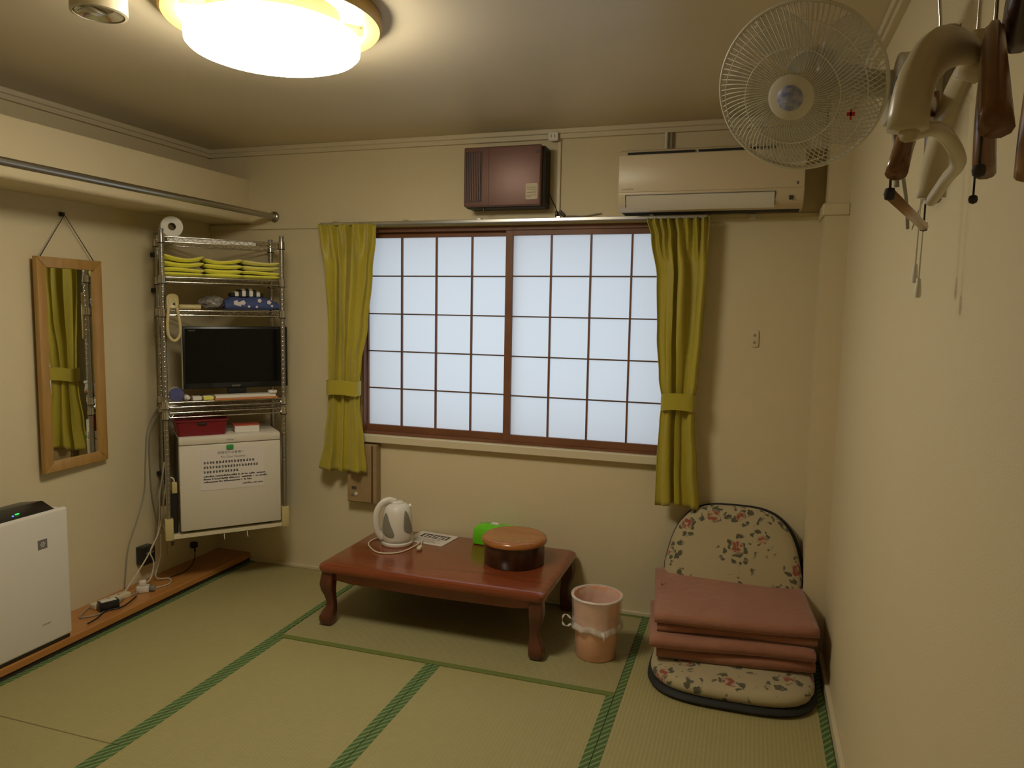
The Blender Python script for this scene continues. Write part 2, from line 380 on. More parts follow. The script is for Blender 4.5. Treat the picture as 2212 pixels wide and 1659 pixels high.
# ---- window
win = bpy.data.objects.new('window_1', None); COL.objects.link(win); win.location = (1.65, 0, .845); win['kind'] = 'structure'
def W_(bm):
    bm.transform(Matrix.Translation((-1.65, 0, -.845))); return bm
bm = B()
box(bm, (WX0, -.004, WZ1-.022), (WX1, .12, WZ1)); box(bm, (WX0, -.004, WZ0), (WX1, .12, WZ0+.012))
box(bm, (WX0, -.004, WZ0), (WX0+.008, .12, WZ1)); box(bm, (WX1-.01, -.004, WZ0), (WX1, .12, WZ1))
obj('window_frame', W_(bm), 'shoji_wood', win)
obj('window_sill', W_(boxo((.74, -.042, .800), (2.56, .0, .844), .004, 1)), 'cream', win, label='cream painted window sill')
def shoji(x0, x1, yy, s0, s1):
    z0, z1 = .857, 1.973; bw, tw = .036, .028
    bm = B()
    box(bm, (x0, yy, z0), (x0+s0, yy+.024, z1), .001, 1); box(bm, (x1-s1, yy, z0), (x1, yy+.024, z1), .001, 1)
    box(bm, (x0+s0, yy, z0), (x1-s1, yy+.024, z0+bw), .001, 1); box(bm, (x0+s0, yy, z1-tw), (x1-s1, yy+.024, z1), .001, 1)
    p = obj('shoji_panel', W_(bm), 'shoji_wood', win, label='sliding paper screen panel with reddish wooden frame')
    ix0, ix1, iz0, iz1 = x0+s0, x1-s1, z0+bw, z1-tw
    for i in range(1, 4):
        x = ix0+(ix1-ix0)*i/4; obj('upright_bar', W_(boxo((x-.0045, yy+.003, iz0), (x+.0045, yy+.017, iz1))), 'shoji_wood', p)
    for j in range(1, 5):
        z = iz0+(iz1-iz0)*j/5; obj('cross_bar', W_(boxo((ix0, yy+.006, z-.0035), (ix1, yy+.0165, z+.0035))), 'shoji_dark', p)
    for i in range(4):
        for j in range(5):
            a, b = ix0+(ix1-ix0)*i/4, ix0+(ix1-ix0)*(i+1)/4; c, d = iz0+(iz1-iz0)*j/5, iz0+(iz1-iz0)*(j+1)/5
            q = B(); q.faces.new([q.verts.new(v) for v in ((a, yy+.0175, c), (b, yy+.0175, c), (b, yy+.0175, d), (a, yy+.0175, d))])
            obj('paper_pane', W_(q), 'paper', p)
shoji(.777, 1.652, .036, .012, .030)
shoji(1.616, 2.515, .006, .038, .030)

# ================================================================== CEILING LAMP
LX, LY = 1.408, -1.668
lamp = thing('ceiling_lamp', 'large round ceiling lamp, switched on, white shade in a pale wooden ring', 'ceiling lamp', (LX, LY, ZC))
obj('mount_plate', lathe(B(), [(0, 0), (.20, 0), (.20, -.0615), (0, -.0615)], 40), 'lampbase', lamp, 1.0)
obj('lamp_shade', lathe(B(), [(0, -.062), (.238, -.062), (.256, -.070), (.262, -.086), (.261, -.112), (.252, -.121), (.236, -.127), (.20, -.132), (0, -.138)], 64), 'lampglow', lamp, .8)
obj('wooden_ring', lathe(B(), [(.275, -.002), (.330, -.002), (.330, -.034), (.323, -.040), (.282, -.040), (.275, -.034), (.275, -.002)], 64), 'lampwood', lamp, .7)
for k in range(4):
    a = PI/4+k*PI/2; obj('ring_bracket', boxo((.15, -.02, -.034), (.28, .02, -.012), mtx=Matrix.Rotation(a, 4, 'Z')), 'lampwood', lamp)
sp = thing('ceiling_spotlight', 'small cream cylindrical spotlight on the ceiling, switched off, left of the big lamp', 'spotlight', (1.062, -1.997, ZC))
obj('spotlight_body', lathe(B(), [(0, 0), (.074, 0), (.074, -.095), (.066, -.097), (.064, -.08), (0, -.08)], 40), 'cream', sp, .6)
obj('reflector', lathe(B(), [(0, -.072), (.03, -.076), (.05, -.086), (.062, -.0945)], 32), 'reflector', sp, 3)
bm = B()
for k in range(3): tube(bm, [(.012*k-.03, -.03, -.084), (.012*k-.026, .0, -.088), (.012*k-.03, .03, -.084)], .005, 8)
obj('bulb', bm, 'whitem', sp, 3)

# ================================================================== CLOTHES RAIL, LEFT
rl = thing('clothes_rail', 'long steel clothes rail running below the boxed ledge on the left', 'rail', (.205, 0, 2.070))
obj('rail_tube', tube(B(), [(0, -4.4, 0), (0, -.012, 0)], .0165, 20), 'chrome_dull', rl, 1)
Ry = Matrix.Rotation(PI/2, 4, 'X')
obj('end_flange', lathe(B(), [(0, 0), (.030, 0), (.032, .004), (.030, .010), (.020, .016), (.0185, .03), (0, .03)], 24, mtx=Ry), 'chrome_dull', rl, .9)

# ================================================================== MIRROR
mr = thing('wall_mirror', 'tall narrow wall mirror in a light oak frame hanging on the left wall', 'mirror', (XL, -1.01, .768))
fm = frame_m((.006, 0, 0), (0, 1, 0), (0, 0, 1), (1, 0, 0))   # local x along wall, y up, z out of wall
y0, y1, z0, z1 = -.185, .182, 0, .993
def bar(poly): return prism(B(), poly, 0, .026, fm, .004)
fw = .048
obj('frame_side', bar([(y0, z0), (y0+fw, z0+fw), (y0+fw, z1-fw), (y0, z1)]), 'oak', mr, .6)
obj('frame_side', bar([(y1, z0), (y1, z1), (y1-fw, z1-fw), (y1-fw, z0+fw)]), 'oak', mr, .6)
obj('frame_rail', bar([(y0, z0), (y1, z0), (y1-fw, z0+fw), (y0+fw, z0+fw)]), 'oak', mr, .6)
obj('frame_rail', bar([(y0, z1), (y0+fw, z1-fw), (y1-fw, z1-fw), (y1, z1)]), 'oak', mr, .6)
obj('mirror_glass', prism(B(), [(y0+.035, z0+.035), (y1-.035, z0+.035), (y1-.035, z1-.035), (y0+.035, z1-.035)], .006, .014, fm), 'mirror', mr)
obj('hanging_string', tube(B(), [(.020, -.16, .985), (.012, -.006, 1.196), (.020, .15, .985)], .0022, 6), 'string', mr, 3)
hk = B(); tube(hk, [(-.002, -.006, 1.195), (.016, -.006, 1.195), (.022, -.006, 1.205)], .005, 8); box(hk, (0, -.016, 1.188), (.010, .006, 1.208), .002, 1)
o = obj('wall_hook', hk, 'black', None, 1); o.location = mr.location; tag(o, 'small black hook on the left wall holding the mirror string', 'hook')
mr.location.x += .011; mr.rotation_euler = (0, 0, math.radians(2.9))

# ================================================================== WIRE RACK ACROSS THE CORNER
TH = .8267
RO = (.0048, -.6644, 0)
MR = Matrix.Translation(RO) @ Matrix.Rotation(TH, 4, 'Z')      # local x along the front, y to the back, z up
def rk(x, y, z=0): return tuple(MR @ Vector((x, y, z)))
RWd, RDp = .594, .289
rack = thing('wire_rack', 'chrome wire shelving rack standing diagonally across the left corner', 'shelving rack', rk(0, 0, .33), TH)
def Lr(bm): bm.transform(Matrix.Translation((0, 0, -.33))); return bm
for px, py, top in ((0, 0, 1.93), (RWd, 0, 1.93), (0, RDp, 1.93), (RWd, RDp, 1.93)):
    bm = cyl(B(), .0125, .335, top, (px, py, 0), 16)
    z = .42
    while z < top-.01: lathe(bm, [(.0125, z), (.0133, z+.002), (.0133, z+.0045), (.0125, z+.0065)], 16, (px, py, 0)); z += .0254
    p = obj('post', Lr(bm), 'chrome_dull', rack, 1)
    obj('post_cap', Lr(cyl(B(), .0138, top-.004, top+.006, (px, py, 0), 16)), 'greyp', p, 1)
def shelf(zt, m='chrome', solid=False):
    bm = B(); h = .031; x0, x1, y0, y1 = 0, RWd, 0, RDp
    for (a, b) in (((x0, y0), (x1, y0)), ((x0, y1), (x1, y1)), ((x0, y0), (x0, y1)), ((x1, y0), (x1, y1))):
        d = Vector((b[0]-a[0], b[1]-a[1], 0)).normalized()*.016
        for z, r in ((zt-.003, .0034), (zt-h+.003, .0034)):
            tube(bm, [(a[0]+d.x, a[1]+d.y, z), (b[0]-d.x, b[1]-d.y, z)], r, 8)
        L = math.hypot(b[0]-a[0], b[1]-a[1])-.05; n = max(4, int(L/.022)//2*2); e = Vector((b[0]-a[0], b[1]-a[1], 0)).normalized()
        pts = [Vector((a[0], a[1], 0))+e*(.025+L*k/n)+Vector((0, 0, zt-.004 if k % 2 else zt-h+.004)) for k in range(n+1)]
        tube(bm, pts, .0017, 5)
    for px, py in ((x0, y0), (x1, y0), (x0, y1), (x1, y1)):
        lathe(bm, [(.0135, zt-h-.004), (.0185, zt-h-.004), (.0165, zt+.004), (.0135, zt+.004)], 16, (px, py, 0))
    s = obj('shelf', Lr(bm), m, rack, 1)
    bm = B(); k = .03
    while k < RWd-.02:
        tube(bm, [(k, .0, zt), (k, RDp, zt)], .0015, 5); k += .0245
    for yy in (.1, .19): tube(bm, [(.01, yy, zt-.004), (RWd-.01, yy, zt-.004)], .0025, 6)
    o = obj('shelf_wires', Lr(bm), m, s, 3); o['kind'] = 'stuff'
    for px, py in ((x0, y0), (x1, y0), (x0, y1), (x1, y1)): obj('collar_ring', Lr(cyl(B(), .0192, zt-h-.007, zt-h-.003, (px, py, 0), 16)), 'black', s, 1)
    return s
S1, S2, S3, S4, S5, S6 = 1.900, 1.697, 1.528, 1.052, .998, .350
for z in (S1, S2, S3, S4, S5): shelf(z)
obj('shelf_paper', Lr(boxo((.03, .004, S1-.026), (.46, .0075, S1-.004))), 'white', bpy.data.objects['shelf'], label='white strip of paper along the front edge')
# cream bottom shelf with sleeves
bm = B(); box(bm, (-.012, -.012, S6-.024), (RWd+.012, .004, S6-.004), .002, 1); box(bm, (-.012, RDp-.004, S6-.024), (RWd+.012, RDp+.012, S6-.004), .002, 1)
box(bm, (-.012, -.012, S6-.024), (.004, RDp+.012, S6-.004), .002, 1); box(bm, (RWd-.004, -.012, S6-.024), (RWd+.012, RDp+.012, S6-.004), .002, 1)
box(bm, (0, 0, S6-.012), (RWd, RDp, S6-.001))
bs = obj('shelf', Lr(bm), 'cream', rack, label='cream bottom shelf')
for px, py in ((0, 0), (RWd, 0), (0, RDp), (RWd, RDp)):
    obj('corner_sleeve', Lr(boxo((px-.02, py-.02, S6-.026), (px+.02, py+.02, S6+.088), .004, 2)), 'yellowcream', bs, .6)
for hx in (.27, .39):
    obj('hook', Lr(tube(B(), [(hx, -.005, S6-.024), (hx, -.006, S6-.05), (hx+.002, -.012, S6-.058)], .0022, 6)), 'white', bs, 3)
BLx = rk(0, RDp, 0)                                            # brackets from the rear left post to the left wall
for zz in (1.82, 1.63, .62):
    br = obj('wall_bracket', boxo((XL+.0005, BLx[1]-.014, zz-.012), (BLx[0]-.008, BLx[1]+.014, zz+.012), .003, 1), 'black')
    br.parent = rack; br.matrix_parent_inverse = rack.matrix_basis.inverted()
def on_rack(name, label, cat, x, y, z, rot=0, group=None): return thing(name, label, cat, rk(x, y, z), TH+rot, group)
# toilet roll
t = on_rack('toilet_roll', 'white toilet paper roll lying on its side on top of the wire rack', 'toilet paper', .058, .12, S1+.0545)
Rx90 = Matrix.Rotation(PI/2, 4, 'X')
obj('paper_wind', lathe(B(), [(.020, -.055), (.052, -.055), (.054, -.052), (.054, .052), (.052, .055), (.020, .055), (.020, -.055)], 40, mtx=Rx90), 'whitem', t, .7)
obj('cardboard_core', lathe(B(), [(.0185, -.054), (.0200, -.054), (.0200, .054), (.0185, .054), (.0185, -.054)], 32, mtx=Rx90), 'greyp', t, .7)
# towels
def towel_bm(w, d, h, seed, sag=.0):
    """folded towel: two or three rounded folds seen from the front edge"""
    rnd = random.Random(seed); bm = B(); n = 2; hh = h/n
    ph = rnd.random()*6
    for k in range(n):
        rings = []
        for i in range(15):
            x = -w/2+w*i/14; e = min(1, (min(i, 14-i)+.25)/1.6)**.5
            z0 = hh*k+.003*math.sin(x*25+ph+k)*(k > 0); hc = hh*(1+.10*math.sin(x*18+ph*2+k))*e
            dz = sag*(abs(x)/(w/2))**2*(k+1)
            prof = [(-d/2+.002, .25), (-d/2-.006, .5), (-d/2+.004, .88), (-d/4, .97), (0, 1), (d/4, .97), (d/2-.004, .85), (d/2, .5), (d/2-.004, .12), (0, .03), (-d/2+.01, .06)]
            rings.append([(x, y*(.96+.04*e), z0+hh*.5+(q-.5)*hc+dz) for y, q in prof])
        loft(bm, rings)
    return bm
tw = [(.105, .193, .046, 'yellow', 'bright yellow folded towel, lower left one on the second shelf', .0, 0),
      (.105, .193, .050, 'yellow', 'bright yellow folded towel, upper left one on the second shelf', .046, .012),
      (.300, .190, .046, 'yellow', 'bright yellow folded towel, lower middle one on the second shelf', .0, 0),
      (.300, .190, .048, 'yellow', 'bright yellow folded towel, upper middle one on the second shelf', .046, .006),
      (.492, .193, .044, 'yellow', 'bright yellow folded towel, lower right one on the second shelf', .0, 0),
      (.492, .193, .048, 'yellow2', 'paler yellow folded towel, upper right one on the second shelf', .044, .006)]
for i, (x, wd, h, m_, lab, dz, sag) in enumerate(tw):
    o = obj('folded_towel', towel_bm(wd, .22, h, i+3, sag), m_, None, 1.2)
    o.location = rk(x, .135, S2+.0025+dz); o.rotation_euler = (0, 0, TH); tag(o, lab, 'towel', 'yellow towels on the rack')
# hanging beige loop
t = on_rack('hanging_strap', 'beige strap with a long loop dangling over the third shelf edge', 'strap', .044, -.005, S3)
loop = smooth_path([(-.012, -.012, .06), (-.020, -.014, .0), (-.026, -.014, -.07), (-.022, -.013, -.13), (.004, -.013, -.158), (.030, -.013, -.13), (.032, -.014, -.07), (.022, -.014, .0), (.012, -.012, .06)], 6)
obj('loop', tube(B(), loop, .0088, 10, flat=.9), 'yellowcream', t, 3)
b2 = B(); loft(b2, [[(x*(.6+.4*s), y-.006, z*(.6+.4*s)+.045) for x, z in rrect(.058, .075, .024)] for y, s in ((-.012, .6), (-.016, .95), (.004, 1), (.016, .7))])
obj('strap_head', b2, 'yellowcream', t, 1)
obj('rivet', lathe(B(), [(0, 0), (.006, 0), (.005, .003), (0, .003)], 12, mtx=Matrix.Translation((.006, -.020, .03)) @ Rx90), 'ink', t, 1)
o = obj('rolled_cloth', lathe(B(), [(0, 0), (.011, .001), (.0135, .006), (.0135, .10), (.011, .106), (0, .107)], 16, mtx=Matrix.Rotation(PI/2, 4, 'Y')), 'yellowcream', None, 1)
o.location = rk(.078, .035, S3+.0155); o.rotation_euler = (0, 0, TH); tag(o, 'small beige rolled object lying beside the hanging strap on the third shelf', 'roll')
# crumpled film
bm = B(); bmesh.ops.create_icosphere(bm, subdivisions=3, radius=1)
rnd = random.Random(5)
for v in bm.verts:
    k = .75+.5*rnd.random(); v.co = Vector((v.co.x*.062*k, v.co.y*.05*k, max(-.9, v.co.z)*.036*k))
zmin = min(v.co.z for v in bm.verts)
for v in bm.verts: v.co.z -= zmin
o = obj('crumpled_bag', bm, 'bagclear', None, 3); o.location = rk(.245, .07, S3+.002); o.rotation_euler = (0, 0, TH)
tag(o, 'crumpled grey plastic bag on the third shelf beside the blue cloth', 'bag')
# blue printed cloth
def cloth_pile(w, d, h, seed):
    bm = B(); rings = []; rnd = random.Random(seed)
    for i in range(17):
        x = -w/2+w*i/16; e = max(.72, 1-abs(x/(w/2))**9)*(1-.06*max(0, x/(w/2)))
        hh = h*e*(1+.05*math.sin(x*40))
        rings.append([(x, -d/2+.01, .004), (x, -d/2-.004, hh*.35), (x, -d/2+.006, hh*.6), (x, -d/4, hh*.92), (x, 0, hh), (x, d/4, hh*.95), (x, d/2, hh*.5), (x, d/2-.01, .004)])
    return loft(bm, rings)
o = obj('blue_cloth', cloth_pile(.280, .20, .078, 2), 'navy', None, 1.2); o.location = rk(.442, .115, S3+.002); o.rotation_euler = (0, 0, TH)
tag(o, 'folded navy blue cotton garment with white flower print on the third shelf', 'clothing')
for (x, z, r) in ((-.085, .045, .013), (-.068, .038, .012), (-.05, .047, .012), (.035, .062, .010), (.085, .052, .011), (.02, .020, .006), (-.02, .022, .006), (.10, .028, .006)):
    bm = prism(B(), [(r*(1+.16*math.cos(5*a))*math.cos(a), r*(1+.16*math.cos(5*a))*math.sin(a)) for a in [2*PI*k/40 for k in range(40)]], 0, .0016, frame_m((x, -.1030, z*.8+.004), (1, 0, 0), (0, 0, 1), (0, -1, 0)))
    obj('flower_print', bm, 'petal', o)
t = on_rack('patterned_cloth', 'black and pale patterned sash lying on top of the blue cloth', 'clothing', .425, .12, S3+.078)
for k in range(9):
    x = -.075+k*.0185; h = .042*max(.35, 1-abs(x/.095)**2.2)
    bm = loft(B(), [[(x+s*.0092, -.06, 0), (x+s*.0092, -.062, h*.7), (x+s*.0092, -.03, h), (x+s*.0092, .03, h), (x+s*.0092, .06, h*.5), (x+s*.0092, .06, 0)] for s in (-1, 1)])
    obj('black_stripe' if k % 2 == 0 else 'pale_stripe', bm, 'blackm' if k % 2 == 0 else 'whitem', t, .8)
# TV
tv = on_rack('television', 'black flat screen television with glossy screen on the fourth shelf', 'television', .37, .10, S4+.002)
obj('tv_case', boxo((-.275, 0, .052), (.272, .045, .388), .006, 2), 'black', tv, .6)
obj('screen_panel', boxo((-.262, -.002, .082), (.258, .002, .374), .001, 1), 'screen', tv)
obj('silver_edge', boxo((-.279, -.001, .050), (-.274, .03, .389), .001, 1), 'alu', tv)
obj('stand_neck', boxo((-.05, .01, .012), (.05, .035, .06), .004, 1), 'black', tv)
obj('stand_base', prism(B(), rrect(.34, .10, .045, 6, 0, .035), 0, .012, None, .003), 'greyp', tv, .6)
tm = frame_m((-.03, -.0028, .060), (1, 0, 0), (0, 0, 1), (0, -1, 0))
obj('tv_logo', text_bm('SHARP', .014, tm, width=.045), 'alu', tv)
obj('tv_logo', text_bm('AQUOS', .010, frame_m((-.245, -.0028, .362), (1, 0, 0), (0, 0, 1), (0, -1, 0)), width=.034), 'greyp', tv)
# things on the fourth shelf
t = on_rack('round_tub', 'round tub on its side, blue end facing out, left on the television shelf', 'tub', .053, .012, S4+.0375)
obj('tub_body', lathe(B(), [(0, -.08), (.030, -.08), (.034, -.075), (.034, -.005), (0, -.005)], 32, mtx=Rx90), 'white', t, .7)
obj('tub_end', lathe(B(), [(0, .014), (.032, .014), (.0355, .011), (.036, -.004), (.0345, -.005)], 32, mtx=Rx90), 'bluelid', t, .7)
for (nm, lab, x0, x1, h, m_, d) in (('small_bottle', 'small white bottle lying beside the blue ended tub', .092, .118, .030, 'white', .03), ('small_box', 'small white box between the tub and the yellow packet', .129, .173, .022, 'white', .05), ('small_packet', 'small yellow packet beside the long slim box', .183, .232, .020, 'yellow2', .05)):
    bm = B()
    if nm == 'small_bottle':
        lathe(bm, [(0, 0), (.013, 0), (.0145, .003), (.0145, .05), (.007, .056), (.007, .066), (0, .066)], 16, mtx=Matrix.Translation((0, .04, .0150)) @ Rx90)
    else: box(bm, (-(x1-x0)/2, -d/2, 0), ((x1-x0)/2, d/2, h), .002, 1)
    o = obj(nm, bm, m_, None, .7); o.location = rk((x0+x1)/2, .03, S4+.002); o.rotation_euler = (0, 0, TH+.08); tag(o, lab, nm.split('_')[1])
t = on_rack('slim_box', 'long slim white and orange box lying in front of the television', 'box', .40, .003, S4+.002, .02)
obj('box_top', boxo((-.160, -.025, .010), (.150, .045, .026), .002, 1), 'white', t); obj('box_base', boxo((-.164, -.027, 0), (.158, .047, .0105), .001, 1), 'orangecard', t)
t = on_rack('rounded_remote', 'pale rounded end piece lying on the right end of the slim box', 'remote', .535, -.002, S4+.029, .1)
obj('remote_body', prism(B(), rrect(.045, .05, .018, 5), 0, .016, None, .004), 'whitem', t, 1); obj('remote_button', cyl(B(), .006, .0155, .018, (0, -.02, 0), 12), 'redcard', t, 1)
# ---- fridge
fr = on_rack('mini_fridge', 'small white mini fridge with a paper notice standing on the cream bottom shelf', 'fridge', .312, .0, S6)
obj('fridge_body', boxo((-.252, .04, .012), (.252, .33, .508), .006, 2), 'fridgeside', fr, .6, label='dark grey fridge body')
obj('fridge_top', boxo((-.255, -.005, .500), (.255, .33, .516), .005, 2), 'fridge', fr, .6)
obj('fridge_door', boxo((-.257, -.022, .014), (.257, .036, .470), .006, 2), 'fridge', fr, .6)
obj('door_header', boxo((-.257, -.022, .473), (.257, .036, .514), .006, 2), 'fridge', fr, .6)
for sx in (-.2, .2): obj('fridge_foot', cyl(B(), .015, -.0, .014, (sx, .03, 0), 12), 'black', fr, 1)
obj('brand_mark', text_bm('Haier', .014, frame_m((-.022, -.0228, .486), (1, 0, 0), (0, 0, 1), (0, -1, 0)), width=.036), 'inkgrey', fr)
nt = on_rack('notice_sheet', 'white printed notice sheet held on the fridge door by a green magnet', 'notice', .312, -.0228, S6+.335, 0)
nt.rotation_euler = (0, .0, TH)
obj('paper_sheet', prism(B(), rrect(.322, .222, .008, 4), 0, .0008, frame_m((.005, 0, 0), (1, 0, 0), (0, 0, 1), (0, -1, 0))), 'printpaper', nt)
def tline(s, size, x, z, width, m_='ink', nm='printed_text'):
    obj(nm, text_bm(s, size, frame_m((x, -.0011, z), (1, 0, 0), (0, 0, 1), (0, -1, 0)), .0001, width=width), m_, nt)
tline('御宿泊のお客様へ', .015, -.07, .082, .135)
tline('To Our Guests', .017, -.055, .058, .125)
rnd = random.Random(11)
def glyphs(x0, z, n, size, m_='ink', latin=False):
    """a line of print too small to read: one little irregular mark for each character"""
    bm = B(); x = x0
    for i in range(n):
        if latin:
            wd = size*(.5+.6*rnd.random())
            if rnd.random() < .18: x += size*.6; continue
            box(bm, (x, -.0014, z), (x+wd*.75, -.0009, z+size*(.65+.35*(rnd.random() < .3)))); x += wd*.85
        else:
            for q in range(3):
                a = x+rnd.random()*size*.3; c = z+size*(.05+.3*q)
                box(bm, (a, -.0014, c), (a+size*(.5+.3*rnd.random()), -.0009, c+size*.2))
            a = x+size*(.2+.4*rnd.random()); box(bm, (a, -.0014, z), (a+size*.2, -.0009, z+size*.95)); x += size*1.06
    obj('printed_text', bm, m_, nt)
glyphs(-.142, .031, 17, .0145); glyphs(-.142, .006, 19, .0140); glyphs(-.142, -.019, 12, .0140)
glyphs(-.142, -.040, 54, .0085, 'ink', True); glyphs(-.142, -.055, 58, .0085, 'ink', True); glyphs(-.142, -.070, 44, .0085, 'ink', True); glyphs(.055, -.092, 18, .009, 'inkgrey', True)
o = obj('green_magnet', prism(B(), rrect(.036, .024, .006, 4), 0, .008, frame_m((0, 0, 0), (1, 0, 0), (0, 0, 1), (0, -1, 0)), .002), 'magnet', None, .8)
o.location = rk(.305, -.0240, S6+.452); o.rotation_euler = (0, 0, TH); tag(o, 'small green magnet at the top of the fridge notice', 'magnet')
# red basket
t = on_rack('red_basket', 'dark red plastic basket with a handle slot on top of the fridge', 'basket', .172, .10, S6+.5165)
def ring_rect(w, d, r): return rrect(w, d, r, 4)
wout = [[(x, y, z) for x, y in ring_rect(.235+k, .19+k, .02)] for z, k in ((0, 0), (.085, .026))]
win_ = [[(x, y, z) for x, y in ring_rect(.229+k, .184+k, .018)] for z, k in ((.085, .026), (.004, 0))]
bm = loft(B(), wout+win_); obj('basket_body', bm, 'red', t, .7)
bm = loft(B(), [[(x, y, z) for x, y in ring_rect(.261+k, .216+k, .024)] for z, k in ((.078, 0), (.078, .010), (.087, .010), (.087, 0))], False); obj('basket_rim', bm, 'red', t, .7)
obj('handle_slot', boxo((-.022, -.1125, .058), (.022, -.105, .070), .003, 2), 'blackm', t, 1)
t = on_rack('tissue_pack', 'small white box with a red lid on the right of the fridge top', 'box', .405, .06, S6+.5165, -.05)
obj('box_body', boxo((-.064, -.04, 0), (.064, .05, .036), .002, 1), 'whitem', t); obj('box_lid', boxo((-.069, -.038, .036), (.067, .054, .042), .002, 1), 'redcard', t)

# ================================================================== CABLES AND PLUGS IN THE CORNER
def cable(pts, r, m_, label, cat='cable', group=None, n=6):
    return tag(obj('cable', tube(B(), smooth_path(pts, n), r, 7), m_, None, 3), label, cat, group)
xw = XL+.012
cable([rk(0, .28, 1.0), (xw+.02, -.50, .985), (xw, -.545, .88), (xw, -.566, .70), (xw, -.58, .546), (xw, -.635, .407), (xw, -.70, .272), (xw, -.725, .129), (xw, -.735, .057)], .003, 'cable_grey', 'thin grey cable nearest the mirror, running down the left wall')
cable([rk(0, .27, .97), (xw+.015, -.50, .93), (xw, -.535, .82), (xw, -.532, .536), (xw, -.505, .372), (xw, -.525, .24)], .003, 'cable_grey', 'grey cable hanging close beside the rack on the left wall')
cable([(-.15, -.52, .70), (-.15, -.533, .646), (-.15, -.56, .523), (-.15, -.567, .397), (-.15, -.59, .299), (-.15, -.655, .218), (-.15, -.75, .130), (-.15, -.84, .056)], .004, 'cable_white', 'off-white cable slanting down from the rack to the power strip')
cable([(-.12, -.545, .60), (-.12, -.572, .453), (-.12, -.607, .334), (-.12, -.668, .251), (-.12, -.648, .181), (-.12, -.674, .10), (-.12, -.735, .085)], .0035, 'cable_white', 'off-white cable looping down into the white plug cluster')
cable([(-.165, -.545, .30), (-.160, -.56, .18), (-.155, -.60, .08), (-.12, -.54, .055), (-.064, -.606, .055), (-.10, -.70, .055)], .0035, 'cable_white', 'white cable looping across the plank under the rack')
cable([(-.235, -.226, .135), (-.20, -.25, .10), (-.15, -.33, .065), (-.12, -.43, .056), (-.13, -.52, .056)], .003, 'black', 'black cord from the wall socket under the rack')
cable([(-.13, -.93, .085), (-.10, -.98, .056), (-.08, -1.04, .056), (-.13, -1.10, .056), (-.17, -1.04, .056), (-.20, -.96, .056), (-.18, -.90, .06)], .0032, 'cable_grey', 'grey cord looping around the black adapter on the plank')
cable([(-.10, -.90, .06), (-.13, -.84, .056), (-.12, -.78, .056), (-.12, -.73, .07)], .004, 'cable_grey', 'short grey cord between the two plug clusters')
cable([(-.04, -1.14, .056), (-.05, -1.08, .056), (-.08, -1.0, .056), (-.05, -.94, .056), (-.06, -.88, .056), (-.09, -.80, .056)], .0035, 'black', 'dark cord along the front edge of the plank')
t = thing('power_strip', 'white power strip lying on the plank beside the air purifier', 'power strip', (-.155, -.90, .0505), 1.45)
obj('strip_body', boxo((-.10, -.022, 0), (.10, .022, .026), .004, 2), 'cream', t, .7)
for k in range(3): obj('socket_slot', boxo((-.07+k*.055, -.006, .0255), (-.058+k*.055, .006, .0266)), 'greyp', t)
t = thing('power_adapter', 'black power adapter plugged in on the floor plank by the purifier', 'adapter', (-.10, -.965, .0505), 1.1)
obj('adapter_body', boxo((-.045, -.026, 0), (.045, .026, .045), .005, 2), 'black', t, .7)
obj('adapter_label', boxo((-.035, -.018, .0448), (.035, .018, .0455)), 'white', t)
t = thing('plug_cluster', 'white multi-way plug cluster on the plank beneath the rack', 'plug', (-.115, -.73, .0505), .6)
obj('tap_body', boxo((-.03, -.022, 0), (.03, .022, .034), .005, 2), 'white', t, .7)
obj('plug_body', boxo((-.018, -.016, .034), (.016, .016, .062), .006, 2), 'white', t, .8); obj('plug_body', boxo((.032, -.014, .004), (.06, .014, .028), .005, 2), 'greyp', t, .8)
t = thing('dark_adapter', 'dark grey adapter box on the left wall just beneath the rack', 'adapter', (XL, -.60, .15))
obj('adapter_body', boxo((0.0005, -.045, 0), (.06, .035, .10), .008, 2), 'black', t, .7); obj('adapter_stripe', boxo((.0605, -.03, .06), (.0615, .02, .07)), 'greyp', t)
t = thing('wall_socket', 'cream wall socket plate low on the left wall under the rack', 'socket', (XL, -.385, .13))
obj('socket_plate', boxo((0.0005, -.035, 0), (.008, .035, .12), .002, 1), 'cream', t); obj('socket_hole', boxo((.0075, -.012, .05), (.0088, .012, .075)), 'greyp', t)
t = thing('black_plug', 'black plug in the wall low in the corner under the rack', 'plug', (XL, -.226, .12))
obj('plug_body', boxo((0.0005, -.016, 0), (.035, .016, .035), .006, 2), 'black', t, .8); obj('plug_neck', tube(B(), [(.02, 0, .006), (.03, -.006, -.02)], .005, 8), 'black', t, 1)
t = thing('yellow_plug', 'yellowed plug and adapter standing at the left side of the mini fridge', 'plug', rk(.032, .02, S6+.216), TH)
obj('plug_body', boxo((-.013, -.012, 0), (.013, .012, .06), .005, 2), 'yellowcream', t, .8)
obj('plug_cord', tube(B(), smooth_path([(0, 0, .06), (-.004, 0, .078), (-.018, .004, .085), (-.03, .01, .07)], 5), .004, 8), 'cream', t, 3)
obj('adapter_block', boxo((-.02, -.004, -.2155), (.014, .06, 0), .004, 1), 'black', t, .7, label='black adapter block below the plug')

